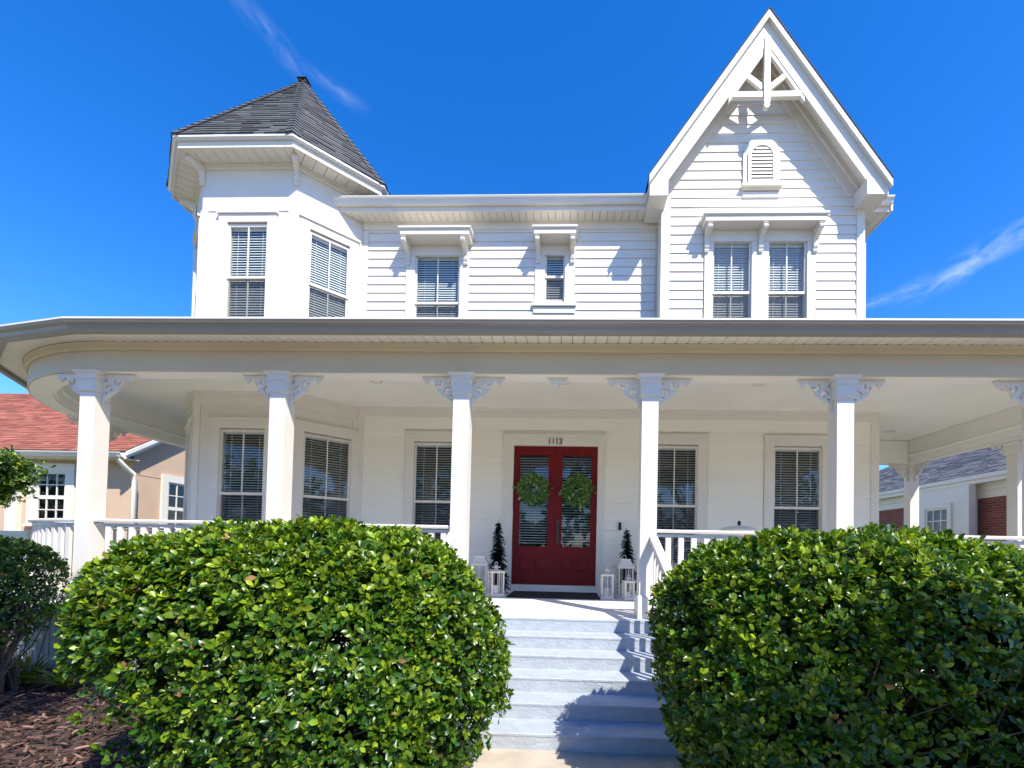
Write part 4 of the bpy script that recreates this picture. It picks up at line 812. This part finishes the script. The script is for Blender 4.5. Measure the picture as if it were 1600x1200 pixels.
# white dome-topped table and a metal chair behind the right-hand railing
t = thing('porch_table', 'round white domed table with a black knob behind the right-hand railing', 'table', (2.92, 1.5, ZD))
M().lathe(0, 0, [(.02, 1.005), (.26, 1.10), (.27, 1.115), (.20, 1.15), (.10, 1.175), (.01, 1.182)], 28).obj('table_top', MW, t, smooth=True); M().lathe(0, 0, [(.03, .04), (.025, .3), (.035, .6), (.025, 1.03)], 14).obj('pedestal', MW, t, smooth=True)
M().lathe(0, 0, [(.22, .004), (.21, .025), (.06, .05), (.03, .06)], 20).obj('foot', MW, t); M().lathe(0, 0, [(.016, 1.18), (.024, 1.20), (.024, 1.235), (.012, 1.25)], 12).obj('knob', MBLK, t)
MGREY = mat('grey_metal', (.22, .22, .21), .35, metal=.3)
t = thing('metal_chair', 'grey metal chair with a hoop back seen between the right-hand balusters', 'chair', (2.12, 1.1, ZD))
M().lathe(0, 0, [(.20, .44), (.21, .45), (.20, .46), (.01, .465)], 22).obj('seat', MGREY, t)
M().tube([(.24*math.cos(a), .17, .70+.24*math.sin(a)*1.0) for a in [PI*(-.15)+PI*1.3*k/18 for k in range(19)]], .013, 8).obj('hoop_back', MGREY, t, smooth=True)
M().tube([(.12*math.cos(a), .17, .66+.16*math.sin(a)) for a in [PI*(-.2)+PI*1.4*k/14 for k in range(15)]], .008, 8).obj('inner_hoop', MGREY, t, smooth=True)
for i in (-1, 1):
    for j in (-1, 1): M().tube([(i*.15, j*.14, .44), (i*.20, j*.18, 0)], .012, 8).obj('leg', MGREY, t, smooth=True)
for i in (-1, 1): M().tube([(i*.17, .13, .45), (i*.215, .17, .60)], .012, 8).obj('back_post', MGREY, t, smooth=True)

# ------------------------------------------------------------------ neighbours
def simple_window(parent, frame, x, z0, z1, w, nx=3, nzu=2, nzl=2, cas=.22, double=True):
    b, rz = frame; c, s = math.cos(rz), math.sin(rz); h = w/2
    m = M().box(-h-cas, -h, -.05, .02, z0-.05, z1+cas).box(h, h+cas, -.05, .02, z0-.05, z1+cas).box(-h, h, -.05, .02, z1, z1+cas).box(-h-cas-.03, h+cas+.03, -.09, .02, z0-.12, z0-.05)
    o = m.obj('window', MW, parent, loc=(b.x+x*c, b.y+x*s, 0), rz=rz); zm = (z0+z1)/2; g = M()
    for a, d, ny in ((zm, z1, nzu), (z0, zm, nzl)):
        g.box(-h, -h+.05, -.02, .02, a, d).box(h-.05, h, -.02, .02, a, d).box(-h+.05, h-.05, -.02, .02, d-.05, d).box(-h+.05, h-.05, -.02, .02, a, a+.05)
        for i in range(1, nx): g.box(-h+w*i/nx-.013, -h+w*i/nx+.013, -.015, .015, a+.05, d-.05)
        for i in range(1, ny): zz = a+(d-a)*i/ny; g.box(-h+.05, h-.05, -.014, .014, zz-.013, zz+.013)
    g.obj('sash', MW, o)
    for a, d, ny in ((zm, z1, nzu), (z0, zm, nzl)):
        for i in range(nx):
            for j in range(ny): x0, x1, y0, y1 = -h+w*i/nx, -h+w*(i+1)/nx, a+(d-a)*j/ny, a+(d-a)*(j+1)/ny; M().poly([(x0, .0, y0), (x1, .0, y0), (x1, .0, y1), (x0, .0, y1)]).obj('pane', MGLASS, o)
    M().poly([(-h, .3, z0), (h, .3, z0), (h, .3, z1), (-h, .3, z1)]).box(-h-.02, -h, .02, .31, z0, z1).box(h, h+.02, .02, .31, z0, z1).box(-h, h, .02, .31, z0-.02, z0).box(-h, h, .02, .31, z1, z1+.02).obj('dark_room_backing', MDK, o)  # near-black box, the unlit room put into its colour
    return o
# left: tan stucco house with red roof
LN = thing('stucco_house', 'single-storey tan stucco house with red shingle roof behind the left porch corner', 'house')
ly, lx, lz = 6.5, -11.5, 3.92
zw = [(-14.2+.43, .84, 2.0, 3.37)]
lw = wall_quads(M(), -26, lx, 0, lz+.1, [(-14.19, -13.35, 2.0, 3.37)], ly).obj('front_wall', MSTUC, LN)
simple_window(LN, (Vector((0, ly, 0)), 0), -13.77, 2.0, 3.37, .84, cas=.24)
simple_window(LN, (Vector((0, ly, 0)), 0), -16.6, 2.0, 3.37, .84, cas=.24)
M().box(-14.95, -14.62, ly-.12, ly, 0, 3.15).obj('pilaster', MW, LN)
yr = 11.0; zr = 7.0
sw = M(); fr = (Vector((lx, ly, 0)), PI/2)
wins = [(1.55, 1.0, 1.75, 3.3), (5.2, 1.0, 1.75, 3.3)]
o = wall_quads(M(), 0, 9, 0, lz+.1, [(x-w/2, x+w/2, a, b) for x, w, a, b in wins], 0); o.poly([(0, 0, lz+.1), (9, 0, lz+.1), (4.5, 0, zr-.1)]); o.obj('gable_end_wall', MSTUC, LN, loc=(lx, ly, 0), rz=PI/2)
for x, w, a, b in wins: simple_window(LN, fr, x, a, b, w, cas=.2)
M().bar((lx-.006, ly+.02, lz-.55), (lx-.006, ly+8.9, lz-.55), .03, .02).obj('wall_joint', MSTUC, LN)
ez = lz-.08; oh = .45; og = .2; sl = (zr-ez)/(yr-ly+oh)
rf = M().prism([(lx+og, ly-oh, ez), (lx+og, yr, zr), (lx+og, ly+9+oh, ez), (lx+og, ly+9+oh, ez+.05), (lx+og, yr, zr+.05), (lx+og, ly-oh, ez+.05)], (-16, 0, 0)).obj('roof', MROOFE, LN)
shingles((lx+og-16, ly-oh, ez+.052), (lx+og, ly-oh, ez+.052), (lx+og, yr, zr+.052), (lx+og-16, yr, zr+.052), .15, .3, (.31, .108, .07), 'shingles', rf, spread=.22)
M().prism([(lx+og, ly-oh, ez-.16), (lx+og, yr, zr-.16), (lx+og, yr, zr+.0), (lx+og, ly-oh, ez)], (.03, 0, 0)).prism([(lx+og+.03, ly-oh, ez-.06), (lx+og+.03, yr, zr-.06), (lx+og+.03, yr, zr+.04), (lx+og+.03, ly-oh, ez+.04)], (.05, 0, 0)).obj('rake_board', MW, rf)
M().box(lx+og-16, lx+og, ly-oh-.0, ly-oh+.03, ez-.14, ez-.002).box(lx+og-16, lx+og-.03, ly-oh+.03, ly, ez-.13, ez-.11).obj('fascia', MW, rf)
sweep(M(), [(lx+og-16, ly-oh-.002), (lx+og, ly-oh-.002)], gutter_profile(0, ez+.0, 1.1)).obj('gutter', MW, rf)
M().tube([(lx+.12, ly-oh-.05, ez-.1), (lx+.12, ly-oh-.05, ez-.22), (lx+.12, ly-.30, ez-.38), (lx+.12, ly-.1, ez-.5), (lx+.12, ly-.06, ez-.7), (lx+.12, ly-.06, 0)], .06, 8).obj('downspout', MW, LN, smooth=True)
# right: long brick and white panelled house
RN = thing('brick_house', 'long red brick and white panelled house with grey shingle roof beyond the right porch', 'house')
rx, rz_ = 10.5, 3.5; y0_, y1_ = 1.0, 15.0
M().poly([(rx, y1_, 0), (rx, y0_, 0), (rx, y0_, 3.02), (rx, y1_, 3.02)]).obj('brick_wall', MBRICK, RN)
M().box(rx-.03, rx+.1, y0_, y1_, 3.02, 3.2).box(rx-.06, rx+.1, y0_, y1_, 3.2, 3.36).obj('frieze', MW, RN)
ov = .3; re = M().box(rx-ov, rx-ov+.03, y0_, y1_, 3.36, 3.55).box(rx-ov+.03, rx, y0_, y1_, 3.36, 3.375).box(rx-ov-.05, rx-ov, y0_, y1_, 3.46, 3.56).obj('eave', MW, RN)
rrf = M().poly([(rx-ov-.03, y1_, 3.56), (rx-ov-.03, y0_, 3.56), (rx+4.4, y0_+3, 5.75), (rx+4.4, y1_-.5, 5.75)]).obj('roof', MROOFE, RN)
shingles((rx-ov-.04, y1_, 3.565), (rx-ov-.04, y0_, 3.565), (rx+4.4, y0_+3, 5.755), (rx+4.4, y1_-.5, 5.755), .15, .3, (.155, .155, .16), 'shingles', rrf, spread=.28)
for ya, yb_ in ((6.2, 7.95), (11.0, 13.2)):       # white panelled bays
    by_ = M(); b_ = Vector((rx-.28, yb_, 0))
    pn = wall_quads(M(), 0, yb_-ya, 0, 3.36, [((yb_-ya)/2-.37, (yb_-ya)/2+.37, 1.5, 2.86)], 0).box(0, .02, .001, .27, 0, 3.36).box(yb_-ya-.02, yb_-ya, .001, .27, 0, 3.36).obj('white_bay', MW, RN, loc=b_, rz=-PI/2)
    simple_window(RN, (b_, -PI/2), (yb_-ya)/2, 1.5, 2.86, .74, cas=.1)
    M().box(rx-.36, rx-.20, ya-.16, ya+.02, 0, 3.36).obj('pilaster', MW, RN)
M().box(rx-.1, rx, 9.1, 10.9, 0, 2.55).obj('garage_door', MW, RN)
for k in range(6): M().box(rx-.115, rx-.1, 9.15+k*.29, 9.15+k*.29+.25, .1, 2.4).obj('door_slat', MW, RN)
# small clipped tree at the left edge
def crown_tree(name, label, x, y, zc, rad, n, size, trunk_r, lean=(0, 0), cat='tree', col=(.04, .09, .014), nclump=26, limbs=9):
    t = thing(name, label, cat, (x, y, 0)); cl = RNG.normal(size=(nclump, 3)); cl /= np.linalg.norm(cl, axis=1, keepdims=True); cl *= (RNG.random((nclump, 1))**.5)*.75*np.array(rad); cl[:, 2] += zc; cl[:, 0] += lean[0]; cl[:, 1] += lean[1]
    k = RNG.integers(nclump, size=n); d = RNG.normal(size=(n, 3)); d /= np.linalg.norm(d, axis=1, keepdims=True); rr = (RNG.random((n, 1))**.45)*np.array(rad)*.42; P = cl[k]+d*rr
    ax_ = d+np.array([0, 0, .5]); Pp, D, L, S, idx = rosettes(P, ax_, 5, size, .9); T = greens(len(Pp), np.clip(RNG.normal(size=len(Pp))*.3+.15, 0, 1), col)
    stuff(link('crown', leaves_mesh('crown', Pp, D, L, S, T), t)); m = M()
    m.tube([(0, 0, -.05), (.03, .02, zc*.35), (-.02+lean[0]*.5, .04+lean[1]*.5, zc*.75), (lean[0], lean[1], zc)], [trunk_r, trunk_r*.8, trunk_r*.6, trunk_r*.35], 8)
    for i in range(limbs): q = cl[i]; m.tube([(lean[0]*.4, lean[1]*.4, zc*.7), tuple((q+np.array([lean[0], lean[1], zc]))*.5), tuple(q)], [trunk_r*.4, trunk_r*.25, trunk_r*.08], 5)
    m.obj('trunk', MBARK, t, smooth=True); return t
crown_tree('clipped_tree', 'small round green tree in front of the tan stucco house', -12.15, 4.0, 2.95, (.85, .8, .78), 1500, .10, .06)
lw_ = M().box(-16.5, -12.45, 4.93, 5.07, 0, 1.62).box(-16.5, -12.4, 4.88, 5.12, 1.62, 1.72); tag(lw_.obj('low_wall', MW), 'low white capped wall in front of the tan stucco house', 'wall')

crown_tree('garden_tree', 'spreading garden tree beside the front walk whose shade falls on the right-hand shrub', 5.3, -6.5, 4.35, (1.65, .62, .5), 1500, .10, .07, lean=(-1.25, .9), nclump=24)
crown_tree('garden_tree', 'tall airy garden tree beside the front walk whose shade falls on the left mulch bed', -3.6, -6.6, 6.2, (2.1, 1.6, 1.0), 1500, .12, .09, lean=(1.2, 1.8), nclump=22)

# belt of trees across the street (mirrored in the window panes)
n = 5200; xx = RNG.uniform(-60, 60, n); hh = 6.0+2.2*np.sin(xx*.45)+1.5*np.sin(xx*1.1+1); P = np.stack([xx, -27+RNG.normal(size=n)*1.6, .6+hh*RNG.random(n)**.7], 1); ax_ = RNG.normal(size=P.shape)+np.array([0, .5, .6])
Pp, D, L, S, idx = rosettes(P, ax_, 4, .75, .9); o = stuff(link('tree_belt', leaves_mesh('tree_belt', Pp, D, L, S, greens(len(Pp), RNG.random(len(Pp))*.2)))); tag(o, 'belt of green trees across the street mirrored in the window panes', 'trees')
